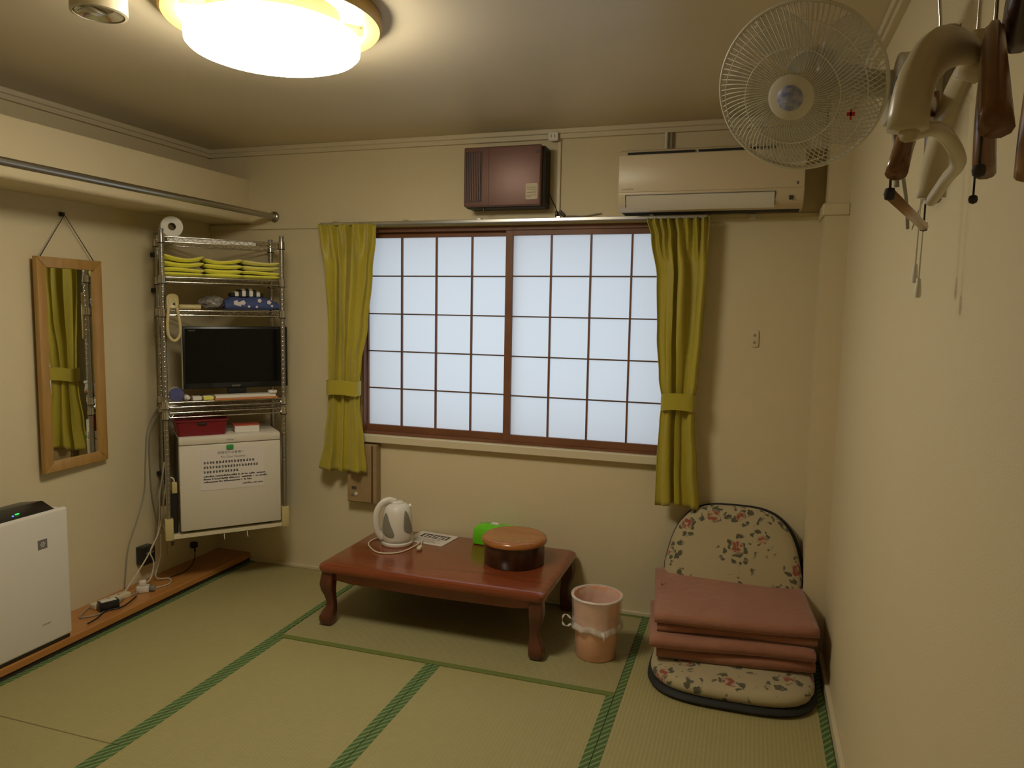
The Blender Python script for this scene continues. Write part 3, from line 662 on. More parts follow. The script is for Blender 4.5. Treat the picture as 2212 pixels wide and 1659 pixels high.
# ================================================================== AIR PURIFIER
ap = thing('air_purifier', 'white air purifier with a black top panel standing by the left wall', 'air purifier', (-.115, -1.455, .0505))
Mx = frame_m((0, 0, 0), (0, 1, 0), (0, 0, 1), (1, 0, 0))
obj('purifier_body', boxo((-.115, -.195, .012), (.10, .195, .600), .02, 4), 'whitem', ap, 1)
obj('front_panel', boxo((.085, -.203, .016), (.114, .203, .602), .012, 4), 'white', ap, 1)
obj('black_base', boxo((-.11, -.196, 0), (.106, .197, .018), .004, 1), 'black', ap, 1)
bm = B(); prism(bm, [(.098, .596), (.098, .603), (.03, .632), (-.10, .612), (-.10, .596)], -.185, .150, frame_m((0, 0, 0), (1, 0, 0), (0, 0, 1), (0, 1, 0)), .003); obj('control_panel', bm, 'black', ap, .6)
obj('led_light', boxo((.070, -.012, .6135), (.076, .004, .6165)), 'led_green', ap); obj('led_light', boxo((.076, -.030, .611), (.081, -.024, .614)), 'led_blue', ap)
obj('logo_badge', boxo((.1135, .05, .445), (.1148, .095, .487), .001, 1), 'inkgrey', ap)
bm = B()
for k in range(6):
    a = k*PI/3; box(bm, (.1147, .0725-.0025+.009*math.cos(a), .466-.0025+.009*math.sin(a)), (.1154, .0725+.0025+.009*math.cos(a), .466+.0025+.009*math.sin(a)))
box(bm, (.1147, .070, .4635), (.1154, .075, .4685)); obj('badge_mark', bm, 'printpaper', ap)
obj('brand_mark', text_bm('SHARP', .012, frame_m((.1143, .055, .105), (0, 1, 0), (0, 0, 1), (1, 0, 0)), width=.04), 'inkgrey', ap)

# ================================================================== CURTAINS
def interp(tab, z):
    if z >= tab[0][0]: return tab[0][1:]
    for a, b in zip(tab, tab[1:]):
        if b[0] <= z <= a[0]:
            t = (a[0]-z)/(a[0]-b[0]); t = t*t*(3-2*t)
            return tuple(a[i]*(1-t)+b[i]*t for i in range(1, len(a)))
    return tab[-1][1:]
def curtain(tab, folds, seed, label, m='curtain', y=-.095):
    rnd = random.Random(seed); NX, NZ = 110, 70; bm = B(); z0, z1 = tab[-1][0], tab[0][0]
    xb = (tab[0][1]+tab[0][2])/2
    V = []
    ph = [rnd.random()*.25 for _ in range(folds+2)]
    for j in range(NZ+1):
        z = z1+(z0-z1)*j/NZ; xl, xr, am = interp(tab, z); row = []
        for i in range(NX+1):
            u = i/NX
            edge = min(1, min(u, 1-u)*12)
            head = max(0, 1-(z1-z)/.20)**.7            # gathered heading with narrow pinched pleats
            hh = (z1-z)/(z1-z0)
            uu = u+.060*math.sin(2*PI*(u*1.3+seed*.37))*(1-u)*u*4+.020*math.sin(2*PI*(u*2+hh*1.1+seed))
            s1 = math.sin(2*PI*folds*uu+seed*1.7+.5*math.sin(hh*5+seed))
            s1 = math.copysign(abs(s1)**.6, s1)*(.75+.35*math.sin(u*11+seed*2+hh*3))
            s2 = math.sin(2*PI*7.5*u+.8*math.sin(u*9+seed))*(.75*head+.12*math.sin(hh*PI))
            dr = .35*math.exp(-((u-.45-.25*hh)**2)/.006)*math.sin(PI*min(1, hh*1.7))   # a slanting drape fold
            yy = y+am*(s1*(1-.55*head)+s2-dr)*(.35+.65*edge)+.004*math.sin(z*9+u*7)
            x = xl+(xr-xl)*(u+.030*math.sin(4*PI*folds*uu+seed)*edge*(1-head))
            zz = z+.006*math.sin(u*9+seed)*(j == NZ)+.005*math.sin(2*PI*7.5*u)*(j == 0)
            row.append(bm.verts.new((x, min(yy, -.05), zz)))
        V.append(row)
    for j in range(NZ):
        for i in range(NX): bm.faces.new((V[j][i], V[j][i+1], V[j+1][i+1], V[j+1][i]))
    root = thing('curtain', label, 'curtain', (xb, -.09, z0), 0, 'mustard curtains')
    bm.transform(Matrix.Translation((-xb, .09, -z0)))
    o = obj('curtain_cloth', bm, m, root, 3)
    md = o.modifiers.new('thickness', 'SOLIDIFY'); md.thickness = .003
    return root, xb, z0
def tieback(root, xb, z0, x0, x1, za, zb, y=-.095, d=.032):
    rings = []
    cx = (x0+x1)/2; a = (x1-x0)/2+.004
    for k in range(40):
        t = 2*PI*k/40; ct, st = math.cos(t), math.sin(t)
        ex = lambda q, p: math.copysign(abs(q)**p, q)
        X = cx+a*ex(ct, .6); Y = y+(d+.01)*ex(st, .6)
        Y = min(Y, -.045); dz = .004*math.sin(3*t)
        rings.append([(X-xb, Y+.09, zb+dz-z0), (X-xb, Y+.09-.0035*(1 if st < 0 else -1), zb+dz-z0), (X-xb, Y+.09-.0035*(1 if st < 0 else -1), za+dz-z0), (X-xb, Y+.09, za+dz-z0)])
    rings.append(rings[0])
    bm = B(); loft(bm, rings, False); bmesh.ops.remove_doubles(bm, verts=bm.verts, dist=1e-5)
    obj('tieback', bm, 'curtain', root, 1.0)
r, xb, z0 = curtain([(2.012, .548, .905, .026), (1.93, .562, .905, .024), (1.75, .590, .885, .026), (1.46, .604, .850, .026), (1.25, .608, .815, .022), (1.115, .612, .803, .018), (1.02, .606, .805, .02), (.80, .578, .828, .024), (.635, .544, .846, .026)], 3, 1, 'mustard yellow curtain tied back at the left side of the window')
tieback(r, xb, z0, .612, .803, 1.150, 1.070)
r, xb, z0 = curtain([(2.005, 2.362, 2.652, .028), (1.92, 2.385, 2.652, .026), (1.72, 2.418, 2.648, .026), (1.45, 2.428, 2.640, .026), (1.25, 2.445, 2.630, .02), (1.13, 2.463, 2.618, .018), (1.03, 2.455, 2.622, .02), (.82, 2.448, 2.640, .024), (.618, 2.448, 2.658, .026)], 3, 4, 'mustard yellow curtain tied back at the right side of the window')
tieback(r, xb, z0, 2.463, 2.618, 1.172, 1.092)
cr = thing('curtain_rail', 'silver aluminium double curtain rail above the paper window', 'curtain rail', (1.6, 0, 2.0))
obj('rail_track', boxo((-1.04, -.088, .003), (1.04, -.075, .020), .002, 1), 'alu', cr); obj('rail_track', boxo((-1.04, -.050, .003), (1.04, -.038, .020), .002, 1), 'alu', cr)
for x in (-.95, -.52, -.1, .32, .78): obj('rail_bracket', boxo((x-.01, -.09, .018), (x+.01, -.0105, .026), .001, 1), 'alu', cr)
for i, x in enumerate((-.66, -.45, -.30, .05, .27)):
    obj('glider', tube(B(), [(x, -.082, .004), (x, -.082, -.006), (x+.003, -.082, -.009)], .0028, 6), 'greyp', cr, 3)

# ================================================================== BROWN WALL UNIT
ht = thing('wall_ventilator', 'dark brown boxy wall unit with vertical louvres above the window', 'ventilator', (1.64, 0, 2.072))
obj('unit_body', boxo((-.205, -.112, .0), (.212, -.0005, .296), .006, 2), 'heater_dark', ht, .6)
obj('front_cover', boxo((-.206, -.140, .004), (.200, -.108, .298), .007, 3), 'heater', ht, .8)
for k in range(9): obj('louvre', boxo((-.196+k*.0095, -.1455, .03), (-.1915+k*.0095, -.138, .272), .001, 1), 'heater', ht)
obj('louvre_recess', boxo((-.199, -.1412, .026), (-.108, -.1395, .276)), 'heater_dark', ht)
obj('cover_seam', boxo((-.0735, -.1409, .006), (-.0715, -.1395, .294)), 'heater_dark', ht)
obj('side_recess', boxo((.2115, -.085, .02), (.214, -.02, .276)), 'blackm', ht)
bm = B(); fmh = frame_m((.155, -.140, .072), (1, 0, 0), (0, 0, 1), (0, -1, 0)); prism(bm, rrect(.062, .078, .008, 4), 0, .0015, fmh); obj('rating_label', bm, 'gold', ht)
bm = B()
for z in (.052, .066, .080, .090): box(bm, (.130, -.1420, z), (.180, -.1413, z+.0018))
box(bm, (.130, -.1420, .045), (.152, -.1413, .047)); obj('label_print', bm, 'ink', ht)
obj('small_badge', boxo((.176, -.1412, .255), (.192, -.1398, .270), .0004, 1), 'heater_dark', ht)
obj('pull_knob', cyl(B(), .006, -.012, .002, (-.11, -.10, 0), 12), 'black', ht, 1)
cable([(1.853, -.03, 2.15), (1.868, -.01, 2.11), (1.885, -.008, 2.08), (1.897, -.02, 2.052)], .0025, 'black', 'thin black cord from the brown wall unit to the plug on the rail')
t = thing('black_cord_plugs', 'black plug standing in the socket just above the curtain rail', 'plug', (1.905, -.010, 2.029))
obj('plug_body', boxo((-.016, -.028, .0), (-.002, .0, .030), .004, 2), 'black', t, .8); obj('plug_body', tube(B(), [(.008, -.014, .032), (.020, -.016, .012), (.034, -.018, .004)], .007, 8), 'black', t, 1)
cable([(1.935, -.02, 2.034), (1.97, -.015, 2.036), (2.03, -.012, 2.034), (2.09, -.012, 2.042), (2.12, -.008, 2.046)], .003, 'cable_grey', 'grey cord lying along the rail beneath the air conditioner')
t = thing('cable_duct', 'narrow cream vertical cable duct between wall unit and air conditioner', 'cable duct', (1.897, 0, 2.03))
obj('duct_strip', boxo((-.009, -.012, .0), (.009, -.0005, .39), .002, 1), 'trim', t)
t = thing('ceiling_outlet', 'small cream double outlet on the cornice at the top of the cable duct', 'socket', (1.872, -.034, 2.415))
obj('outlet_plate', boxo((-.026, -.010, -.012), (.026, -.0005, .032), .003, 1), 'white', t)
for x in (-.009, .009): obj('outlet_slot', boxo((x-.0015, -.0108, .004), (x+.0015, -.0098, .020)), 'inkgrey', t)
t = thing('pipe_cover', 'pair of pale vertical pipes between cornice and air conditioner', 'pipe', (2.437, 0, 2.30))
obj('pipe', tube(B(), [(-.008, -.018, 0), (-.008, -.018, .12)], .008, 10), 'white', t, 1); obj('pipe', tube(B(), [(.016, -.016, 0), (.016, -.016, .12)], .007, 10), 'cable_grey', t, 1)

# ================================================================== AIR CONDITIONER
ac = thing('air_conditioner', 'ivory wall-mounted air conditioner at the right end of the window wall', 'air conditioner', (2.64, 0, 2.03))
prof = [(-.0005, .0), (-.12, .0), (-.165, .010), (-.196, .035), (-.202, .08), (-.200, .235), (-.180, .272), (-.15, .284), (-.0005, .286)]
fmx = frame_m((0, 0, 0), (0, 1, 0), (0, 0, 1), (1, 0, 0))
obj('ac_body', prism(B(), prof, -.405, .412, fmx, .006), 'ac', ac, .7)
obj('front_cover', boxo((-.403, -.207, .082), (.410, -.198, .250), .003, 2), 'ac', ac, .7)
for x0, x1 in ((-.365, -.06), (-.045, .285)): obj('top_slot', boxo((x0, -.197, .256), (x1, -.182, .2645)), 'blackm', ac)
fl = obj('air_flap', prism(B(), [(-.2045, .066), (-.2085, .060), (-.190, .018), (-.172, .002), (-.165, .006), (-.184, .026)], -.365, .290, fmx), 'white', ac, .7, label='pale air outlet flap')
for x in (-.368, .292): obj('flap_gap', prism(B(), [(-.2055, .070), (-.2075, .064), (-.188, .016), (-.180, .016)], x-.0015, x+.0015, fmx), 'ink', ac)
obj('flap_gap', boxo((-.368, -.2045, .068), (.292, -.1995, .0705)), 'greyp', ac)
obj('bottom_shadow_gap', boxo((-.395, -.12, -.0015), (.40, -.03, .002)), 'blackm', ac, label='black sheet painting the shadow gap on the underside')  # thin black sheet, paints the shadow gap under the unit
obj('maker_badge', boxo((.350, -.2058, .030), (.368, -.1990, .048), .002, 1), 'ink', ac)
obj('sensor_window', boxo((.378, -.2075, .095), (.388, -.2065, .108)), 'inkgrey', ac)
obj('brand_mark', text_bm('DAIKIN', .012, frame_m((-.385, -.2072, .092), (1, 0, 0), (0, 0, 1), (0, -1, 0)), width=.05), 'greyp', ac)
t = thing('wall_clip', 'small cream clip on the wall rail beneath the air conditioner', 'clip', (2.84, -.010, 2.006))
obj('clip_body', boxo((-.016, -.016, -.004), (.016, -.0003, .018), .002, 1), 'white', t); obj('clip_tab', boxo((-.006, -.020, .0), (.006, -.015, .01), .001, 1), 'white', t)

# ================================================================== SOCKETS, SWITCH BOX
t = thing('wall_outlet', 'small cream outlet on the back wall between the right curtain and the pillar', 'socket', (2.877, 0, 1.402))
obj('outlet_plate', prism(B(), rrect(.036, .082, .010, 4, 0, .041), .0003, .007, frame_m((0, 0, 0), (1, 0, 0), (0, 0, 1), (0, -1, 0)), .001), 'trim', t, .6)
for z in (.022, .056): obj('outlet_slot', boxo((-.006, -.0082, z-.006), (.006, -.0065, z+.006), .001, 1), 'elbox', t)
eb = thing('switch_box', 'wooden fronted switch box with black vents under the left curtain', 'switch box', (.79, 0, .452))
obj('box_body', boxo((-.085, -.055, .0), (.100, -.0005, .338), .003, 1), 'elbox', eb)
obj('box_door', boxo((-.080, -.064, .006), (.072, -.054, .332), .003, 1), 'elbox', eb)
obj('door_edge', boxo((.074, -.061, .006), (.078, -.054, .332)), 'table_dark', eb)
for k in range(4): obj('vent_slit', boxo((-.050+k*.008, -.0655, .076), (-.0455+k*.008, -.0635, .094)), 'blackm', eb)
obj('knob', lathe(B(), [(0, 0), (.010, 0), (.009, .007), (0, .008)], 16, mtx=Matrix.Translation((-.022, -.064, .052)) @ Rx90), 'whitem', eb, 1)
obj('knob', lathe(B(), [(0, 0), (.008, 0), (.007, .007), (0, .008)], 16, mtx=Matrix.Translation((-.046, -.064, .048)) @ Rx90), 'greyp', eb, 1)

# ================================================================== LOW TABLE
TX0, TX1, TY0, TY1, TZ = .905, 2.045, -.675, -.02, .315
tb = thing('low_table', 'low red-brown lacquered wooden table with curved legs under the window', 'table', ((TX0+TX1)/2, (TY0+TY1)/2, .0025))
hw, hd = (TX1-TX0)/2, (TY1-TY0)/2
prf = [(-.012, .268), (0, .272), (.004, .284), (.004, .294), (0, .303), (-.010, .310), (-.022, .3125)]
rings = [[(x, y, z) for x, y in rrect(2*(hw+o), 2*(hd+o), .035, 6)] for o, z in prf]
obj('table_top', loft(B(), rings), 'table', tb, .5)
for sx in (-1, 1): obj('apron', boxo((sx*(hw-.045)-.009, -hd+.06, .212), (sx*(hw-.045)+.009, hd-.06, .269), .002, 1), 'table', tb)
for sy in (-1, 1):
    bm = prism(B(), [(-hw+.06, .269), (-hw+.06, .226), (-hw+.16, .214), (0, .209), (hw-.16, .214), (hw-.06, .226), (hw-.06, .269)], sy*(hd-.045)-.009, sy*(hd-.045)+.009, frame_m((0, 0, 0), (1, 0, 0), (0, 0, 1), (0, 1, 0)))
    obj('apron', bm, 'table', tb)
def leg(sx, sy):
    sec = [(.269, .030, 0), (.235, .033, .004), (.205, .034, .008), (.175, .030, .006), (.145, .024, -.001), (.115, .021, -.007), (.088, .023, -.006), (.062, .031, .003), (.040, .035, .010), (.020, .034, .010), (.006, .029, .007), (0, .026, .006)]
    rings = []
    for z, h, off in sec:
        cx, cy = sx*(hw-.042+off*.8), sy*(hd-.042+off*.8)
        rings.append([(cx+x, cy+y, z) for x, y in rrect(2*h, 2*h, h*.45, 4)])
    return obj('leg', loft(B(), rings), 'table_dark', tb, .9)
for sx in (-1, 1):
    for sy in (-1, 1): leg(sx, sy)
ZT = .3155
# kettle
kt = thing('electric_kettle', 'white electric kettle with grey panels on the left of the low table', 'kettle', (1.125, -.26, ZT), .1)
obj('power_base', lathe(B(), [(0, 0), (.080, 0), (.084, .006), (.083, .016), (.072, .021), (0, .021)], 40), 'white', kt, .7)
def kr(z):
    tab = [(.214, .050), (.20, .064), (.17, .074), (.13, .079), (.07, .083), (.04, .082), (.022, .078)]
    for a, b in zip(tab, tab[1:]):
        if b[0] <= z <= a[0]: t = (a[0]-z)/(a[0]-b[0]); return a[1]+(b[1]-a[1])*t
    return tab[0][1] if z > .205 else tab[-1][1]
obj('kettle_body', lathe(B(), [(0, .022), (.076, .022), (.080, .028), (.082, .04), (.083, .07), (.079, .13), (.074, .17), (.064, .20), (.050, .214), (.03, .221), (0, .223)], 48), 'white', kt, 1)
def patch(a_c, pts, m_, nm, dr=.0016):
    """thin panel following the kettle wall: pts are (angle offset, z)"""
    bm = B(); outer = []; inner = []
    cz = sum(p[1] for p in pts)/len(pts)
    N = 8; rings = []
    for s in range(N+1):
        k = 1-s/N*.999; rings.append([(a_c+p[0]*k, cz+(p[1]-cz)*k) for p in pts])
    R = [[bm.verts.new(((kr(z)+dr*(.4 if i == 0 else 1)+.001)*math.cos(a), (kr(z)+dr*(.4 if i == 0 else 1)+.001)*math.sin(a), z)) for a, z in ring] for i, ring in enumerate(rings)]
    n = len(pts)
    for a, b in zip(R, R[1:]):
        for k in range(n): bm.faces.new((a[k], a[(k+1) % n], b[(k+1) % n], b[k]))
    bmesh.ops.remove_doubles(bm, verts=bm.verts, dist=1e-6)
    return obj(nm, bm, m_, kt, 3)
drop = [(-.28, .178), (-.06, .166), (.12, .135), (.34, .098), (.46, .070), (.36, .054), (.08, .054), (-.25, .064), (-.50, .078), (-.54, .110), (-.44, .155)]
drop = [(p.x, p.y) for p in smooth_path([(a, z, 0) for a, z in drop], 3, True)]
patch(-PI/2-.28, drop, 'kpanel', 'grey_panel'); patch(-.36, [(a*.8, z+.012) for a, z in drop], 'kpanel', 'grey_panel')
ha = -PI/2-1.0
hc, hs = math.cos(ha), math.sin(ha)
hp = smooth_path([(.010, .224), (.045, .236), (.080, .222), (.106, .182), (.112, .125), (.102, .070), (.078, .034)], 6)
obj('handle', tube(B(), [(p.x*hc, p.x*hs, p.y) for p in hp], .0125, 12, flat=1.4), 'white', kt, 3)
obj('lid', lathe(B(), [(0, .219), (.030, .2185), (.034, .222), (.028, .228), (0, .230)], 32), 'white', kt, .8)
sa = -PI/2-1.0+PI
obj('spout', loft(B(), [[(math.cos(sa)*r_+math.cos(sa+PI/2)*q*wd, math.sin(sa)*r_+math.sin(sa+PI/2)*q*wd, z) for q, z in ((-1, z0), (0, z0-dz), (1, z0), (0, z0+.012))] for r_, wd, z0, dz in ((.05, .020, .190, .025), (.073, .008, .198, .010))]), 'white', kt, 1)
kc = smooth_path([(-.075, .06, .004), (-.135, .035, .004), (-.135, -.065, .004), (-.050, -.170, .004), (.030, -.175, .004), (.085, -.12, .004), (.115, -.01, .006), (.122, .05, .016), (.135, .0, .012), (.15, -.055, .010)], 7)
obj('power_cord', tube(B(), [p for p in kc], .0038, 8), 'cream', kt, 3)
obj('cord_plug', boxo((.140, -.095, .001), (.162, -.055, .020), .005, 2), 'cream', kt, .8)
obj('plug_pin', boxo((.1445, -.108, .007), (.1465, -.095, .013)), 'chrome', kt); obj('plug_pin', boxo((.1555, -.108, .007), (.1575, -.095, .013)), 'chrome', kt)
# leaflet
lf = thing('leaflet', 'white laminated sheet with a dark printed band lying behind the kettle', 'leaflet', (1.262, -.122, ZT))
obj('sheet', prism(B(), [(x, y) for x, y in rrect(.235, .190, .012, 4)], 0, .0012, Matrix.Rotation(-.12, 4, 'Z')), 'printpaper', lf)
Rl = Matrix.Rotation(-.12, 4, 'Z')
obj('dark_band', boxo((-.08, .003, .0012), (.088, .062, .0016), mtx=Rl), 'ink', lf)
bm = B()
for (x, y, w_, h_) in ((-.064, .006, .012, .042), (-.045, .010, .020, .010), (-.045, .032, .020, .014), (-.018, .008, .010, .044), (-.004, .014, .022, .008), (-.002, .034, .020, .010), (.024, .008, .012, .040), (.040, .012, .018, .012), (.040, .034, .022, .010), (.066, .008, .010, .04)):
    box(bm, (x, y, .0016), (x+w_, y+h_, .0019), mtx=Rl)
obj('band_lettering', bm, 'printpaper', lf)
bm = B()
for k in range(5): box(bm, (-.09+.01*(k % 2), -.018-.013*k, .0012), (.085-.02*(k % 3), -.014-.013*k, .0015), mtx=Rl)
obj('printed_text', bm, 'inkgrey', lf)
# green tissue case
gc = thing('green_case', 'lime green plastic case at the back of the low table', 'case', (1.622, -.082, ZT), -.03)
obj('case_body', loft(B(), [[(x, y, z) for x, y in rrect(w_, d_, r_, 6)] for w_, d_, r_, z in ((.246, .106, .024, .004), (.25, .110, .026, .012), (.246, .108, .026, .060), (.232, .098, .026, .086), (.200, .078, .026, .100), (.150, .046, .020, .106))]), 'green', gc, 1)
obj('case_base', prism(B(), rrect(.236, .100, .02, 5), 0, .005), 'black', gc)
obj('tissue', loft(B(), [[(-.01+x*s, y*s+.0, z) for x, y in rrect(.05, .016, .006, 3)] for s, z in ((1, .104), (.9, .110), (.5, .116))]), 'whitem', gc, 3)
# round box
rb = thing('round_box', 'round wooden box with a wide orange lacquered lid on the low table', 'box', (1.792, -.305, ZT))
obj('box_body', lathe(B(), [(0, 0), (.147, 0), (.150, .003), (.150, .104), (0, .104)], 64), 'box_wood', rb, .8, label='dark grained side of the round box')
obj('lid', lathe(B(), [(0, .103), (.152, .103), (.161, .107), (.163, .116), (.159, .128), (.149, .134), (.13, .1355), (.12, .134), (0, .134)], 64), 'lid_wood', rb, .9)

# ================================================================== BIN
bn = thing('waste_bin', 'peach pink waste bin lined with a clear bag beside the low table', 'bin', (2.252, -.505, .0))
obj('bin_body', lathe(B(), [(0, 0), (.088, 0), (.092, .004), (.098, .13), (.106, .272), (.112, .275), (.112, .282), (.104, .282), (.096, .13), (.088, .008), (0, .008)], 48), 'pink', bn, .8)
rnd = random.Random(3)
def bagring(r, z, wob, zw, n=72): return [((r+wob*math.sin(5*2*PI*k/n+r*60)+wob*.8*math.sin(13*2*PI*k/n+2))*math.cos(2*PI*k/n), (r+wob*math.sin(5*2*PI*k/n+r*60)+wob*.8*math.sin(13*2*PI*k/n+2))*math.sin(2*PI*k/n), z+zw*math.sin(3*2*PI*k/n+1)+zw*.7*math.sin(7*2*PI*k/n)) for k in range(n)]
rg = [bagring(.02, .10, .001, .002), bagring(.070, .11, .003, .004), bagring(.088, .18, .003, .004), bagring(.098, .25, .002, .003), bagring(.107, .285, .001, .001), bagring(.1145, .286, .001, .001), bagring(.1145, .262, .001, .001), bagring(.110, .20, .0015, .002), bagring(.111, .165, .002, .004), bagring(.118, .150, .004, .006), bagring(.117, .138, .004, .006), bagring(.107, .130, .0025, .007)]
o = obj('bin_liner', loft(B(), rg, False), 'bag', bn, 3, label='thin clear plastic liner folded over the rim')
ruf = [bagring(.1075+.003*q, .150-.006*q, .003+.001*q, .006, 72) for q in (-1.6, 0, 1, 2.2)]+[bagring(.109, .132, .003, .007, 72)]
obj('liner_ruffle', loft(B(), ruf, False), 'bagwhite', bn, 3, label='gathered whitish edge of the bin liner')
obj('liner_rim', loft(B(), [bagring(.1095, .284, .0005, .0005, 72), bagring(.1165, .286, .0005, .0005, 72), bagring(.1172, .278, .0005, .0005, 72)], False), 'bagwhite', bn, 3)
kn = smooth_path([(-.105, -.055, .175), (-.128, -.062, .195), (-.142, -.064, .178), (-.140, -.064, .150), (-.122, -.060, .140), (-.105, -.055, .150)], 5)
obj('liner_knot', tube(B(), kn, [.006+.004*math.sin(k*.9) for k in range(len(kn))], 8, flat=.5), 'bagwhite', bn, 3)
bm = B(); tube(bm, [(.05, -.100, .150), (.06, -.112, .135), (.055, -.108, .115)], [.010, .007, .003], 8, flat=.4); obj('liner_knot', bm, 'bagwhite', bn, 3)

# ================================================================== FLOOR CHAIR AND FOLDED CUSHIONS
ch = thing('floor_chair', 'legless floor chair with rounded floral cushion leaning back in the right corner', 'floor chair', (2.845, -.42, .0025))
def pad(w, l, th, taper, seg=28, dome=.25):
    """rounded cushion, x across, y along, z thickness"""
    out = []
    for k in range(seg*2):
        t = PI*k/seg; ct, st = math.cos(t), math.sin(t)
        ex = .62
        x = w/2*math.copysign(abs(ct)**ex, ct); y = l/2*math.copysign(abs(st)**ex, st)
        x *= 1-taper*max(0, -y/(l/2))*.0-taper*max(0, y/(l/2))
        out.append((x, y))
    rings = []
    for s, z in ((.90, 0), (.98, .12), (1.0, .40), (.985, .68), (.93, .90), (.8, 1.0), (.45, 1.0+dome*.6), (.12, 1.0+dome)):
        rings.append([(x*s, y*s, z*th) for x, y in out])
    return loft(B(), rings)
def placed(bm, m_): bm.transform(m_); return bm
seatM = Matrix.Translation((0, -.085, .028))
obj('seat_cushion', placed(pad(.665, .60, .056, 0), seatM), 'floral', ch, 1.2)
obj('seat_base', placed(pad(.69, .625, .034, 0, dome=0), Matrix.Translation((0, -.088, 0))), 'blackm', ch, 1.0, label='black underside rim of the seat')
backM = Matrix.Translation((-.02, .165, .10)) @ Matrix.Rotation(math.radians(66), 4, 'X') @ Matrix.Translation((0, .27, 0))
obj('back_cushion', placed(pad(.62, .60, .075, .16), backM), 'floral', ch, 1.2)
obj('back_shell', placed(pad(.645, .625, .03, .16, dome=0), backM @ Matrix.Translation((.006, .004, -.022))), 'blackm', ch, 1.0, label='dark fabric back of the backrest')
obj('hinge', tube(B(), [(-.27, .16, .07), (.27, .16, .07)], .02, 12), 'blackm', ch, 1)
obj('zip_pull', tube(B(), [(-.318, .05, .345-.0), (-.322, .045, .33), (-.320, .045, .305)], .003, 6), 'elbox', ch, 3)
def folded(w, d, th, seed, rise=0):
    """a cushion folded in two: rounded fold at the front, soft top; rise lifts the back"""
    rings = []; N = 28
    for i in range(N+1):
        u = i/N; x = -w/2+w*u; e = min(1, min(u, 1-u)*14+.35)
        th_ = th*(.72+.28*e)*(1+.04*math.sin(u*9+seed)); yf = -d/2+.008*math.sin(u*5+seed*2)+.008*(1-e)
        pts = []
        for k in range(9):
            a = PI*k/8; pts.append((yf+th_*.5-th_*.5*math.sin(a), th_*.5-th_*.5*math.cos(a)))
        for q in (.15, .3, .45, .6, .75, .9): pts.append((yf+d*q, th_*(1+.02*math.sin(q*8+u*5+seed))+rise*q))
        pts += [(yf+d*.985, th_*.8+rise*.95), (yf+d, th_*.4+rise*.5), (yf+d*.98, .004), (yf+d*.5, 0), (yf+d*.2, 0)]
        rings.append([(x, y, z) for y, z in pts])
    return loft(B(), rings)
lay = [(.640, .44, .053, 'terracotta folded floor cushion, lowest of the stack on the floor chair', .006, -.020),
       (.665, .45, .056, 'terracotta folded floor cushion, second from the bottom of the stack on the floor chair', -.010, -.040),
       (.645, .42, .038, 'thin terracotta folded floor cushion, just below the top one on the floor chair', .006, .004),
       (.662, .50, .050, 'terracotta folded floor cushion on top of the stack on the floor chair', .0, -.018)]
zz = .094
for i, (w_, d_, th_, lab, dx, dy) in enumerate(lay):
    o = obj('folded_cushion', folded(w_, d_, th_, i+1, .045 if i == 3 else 0), 'quilt', None, 1.3)
    o.location = (2.828+dx, -.602+d_/2+dy, zz); o.rotation_euler = (0, 0, .12); zz += th_*1.015
    tag(o, lab, 'cushion', 'terracotta cushions stacked on the floor chair')

# ================================================================== WALL FAN
FC = Vector((2.938, -1.915, 2.052)); RG = .178
fd = Vector((-.32, -.883, -.53)).normalized()          # facing direction
fx = Vector((0, 0, 1)).cross(fd).normalized()*-1; fy = fd.cross(fx).normalized()
if fy.z < 0: fx, fy = -fx, -fy
fan = thing('wall_fan', 'white wall fan with a round wire guard high on the right wall', 'fan', FC)
FM = frame_m((0, 0, 0), fx, fy, fd)
def Fo(nm, bm, m_, par=None, sm=3, **kw): bm.transform(FM); return obj(nm, bm, m_, par or fan, sm, **kw)
def arcwire(a, z_rim, z_mid, r0, side, tw=.35):
    pts = []
    for k in range(8):
        t = k/7; r = r0+(RG-r0)*t; ang = a+tw*t*side
        z = z_mid+(z_rim-z_mid)*(t**2.6)
        pts.append((r*math.cos(ang), r*math.sin(ang), z))
    return pts
g = Fo('front_guard', tube(B(), [(RG*math.cos(2*PI*k/72), RG*math.sin(2*PI*k/72), 0) for k in range(72)], .0042, 8, closed=True), 'fanwire')
bm = B()
for k in range(90): tube(bm, arcwire(2*PI*k/90, .0, .062, .045, 1), .0012, 4, cap=False)
for rr, z in ((.10, .060), (.15, .046)): tube(bm, [(rr*math.cos(2*PI*k/48), rr*math.sin(2*PI*k/48), z) for k in range(48)], .0012, 5, closed=True)
o = Fo('guard_wires', bm, 'fanwire', g); o['kind'] = 'stuff'
bm = B()
for k in range(90): tube(bm, arcwire(2*PI*k/90, -.002, -.075, .07, -1, .15), .0009, 4, cap=False)
rgd = Fo('rear_guard', tube(B(), [(RG*.995*math.cos(2*PI*k/72), RG*.995*math.sin(2*PI*k/72), -.006) for k in range(72)], .003, 8, closed=True), 'fanwire')
o = Fo('guard_wires', bm, 'fanwire', rgd); o['kind'] = 'stuff'
Fo('hub_cap', lathe(B(), [(0, .070), (.022, .070), (.026, .068), (.041, .068), (.048, .064), (.050, .056), (.045, .052), (0, .052)], 48), 'white', sm=.8)
Fo('hub_badge', lathe(B(), [(0, .0722), (.026, .0715), (.027, .0695)], 36), 'fanblue', label='blue grey round badge')
Fo('hub', lathe(B(), [(0, -.05), (.03, -.05), (.034, -.04), (.032, .03), (.02, .045), (0, .048)], 32), 'fanbody', sm=.9)
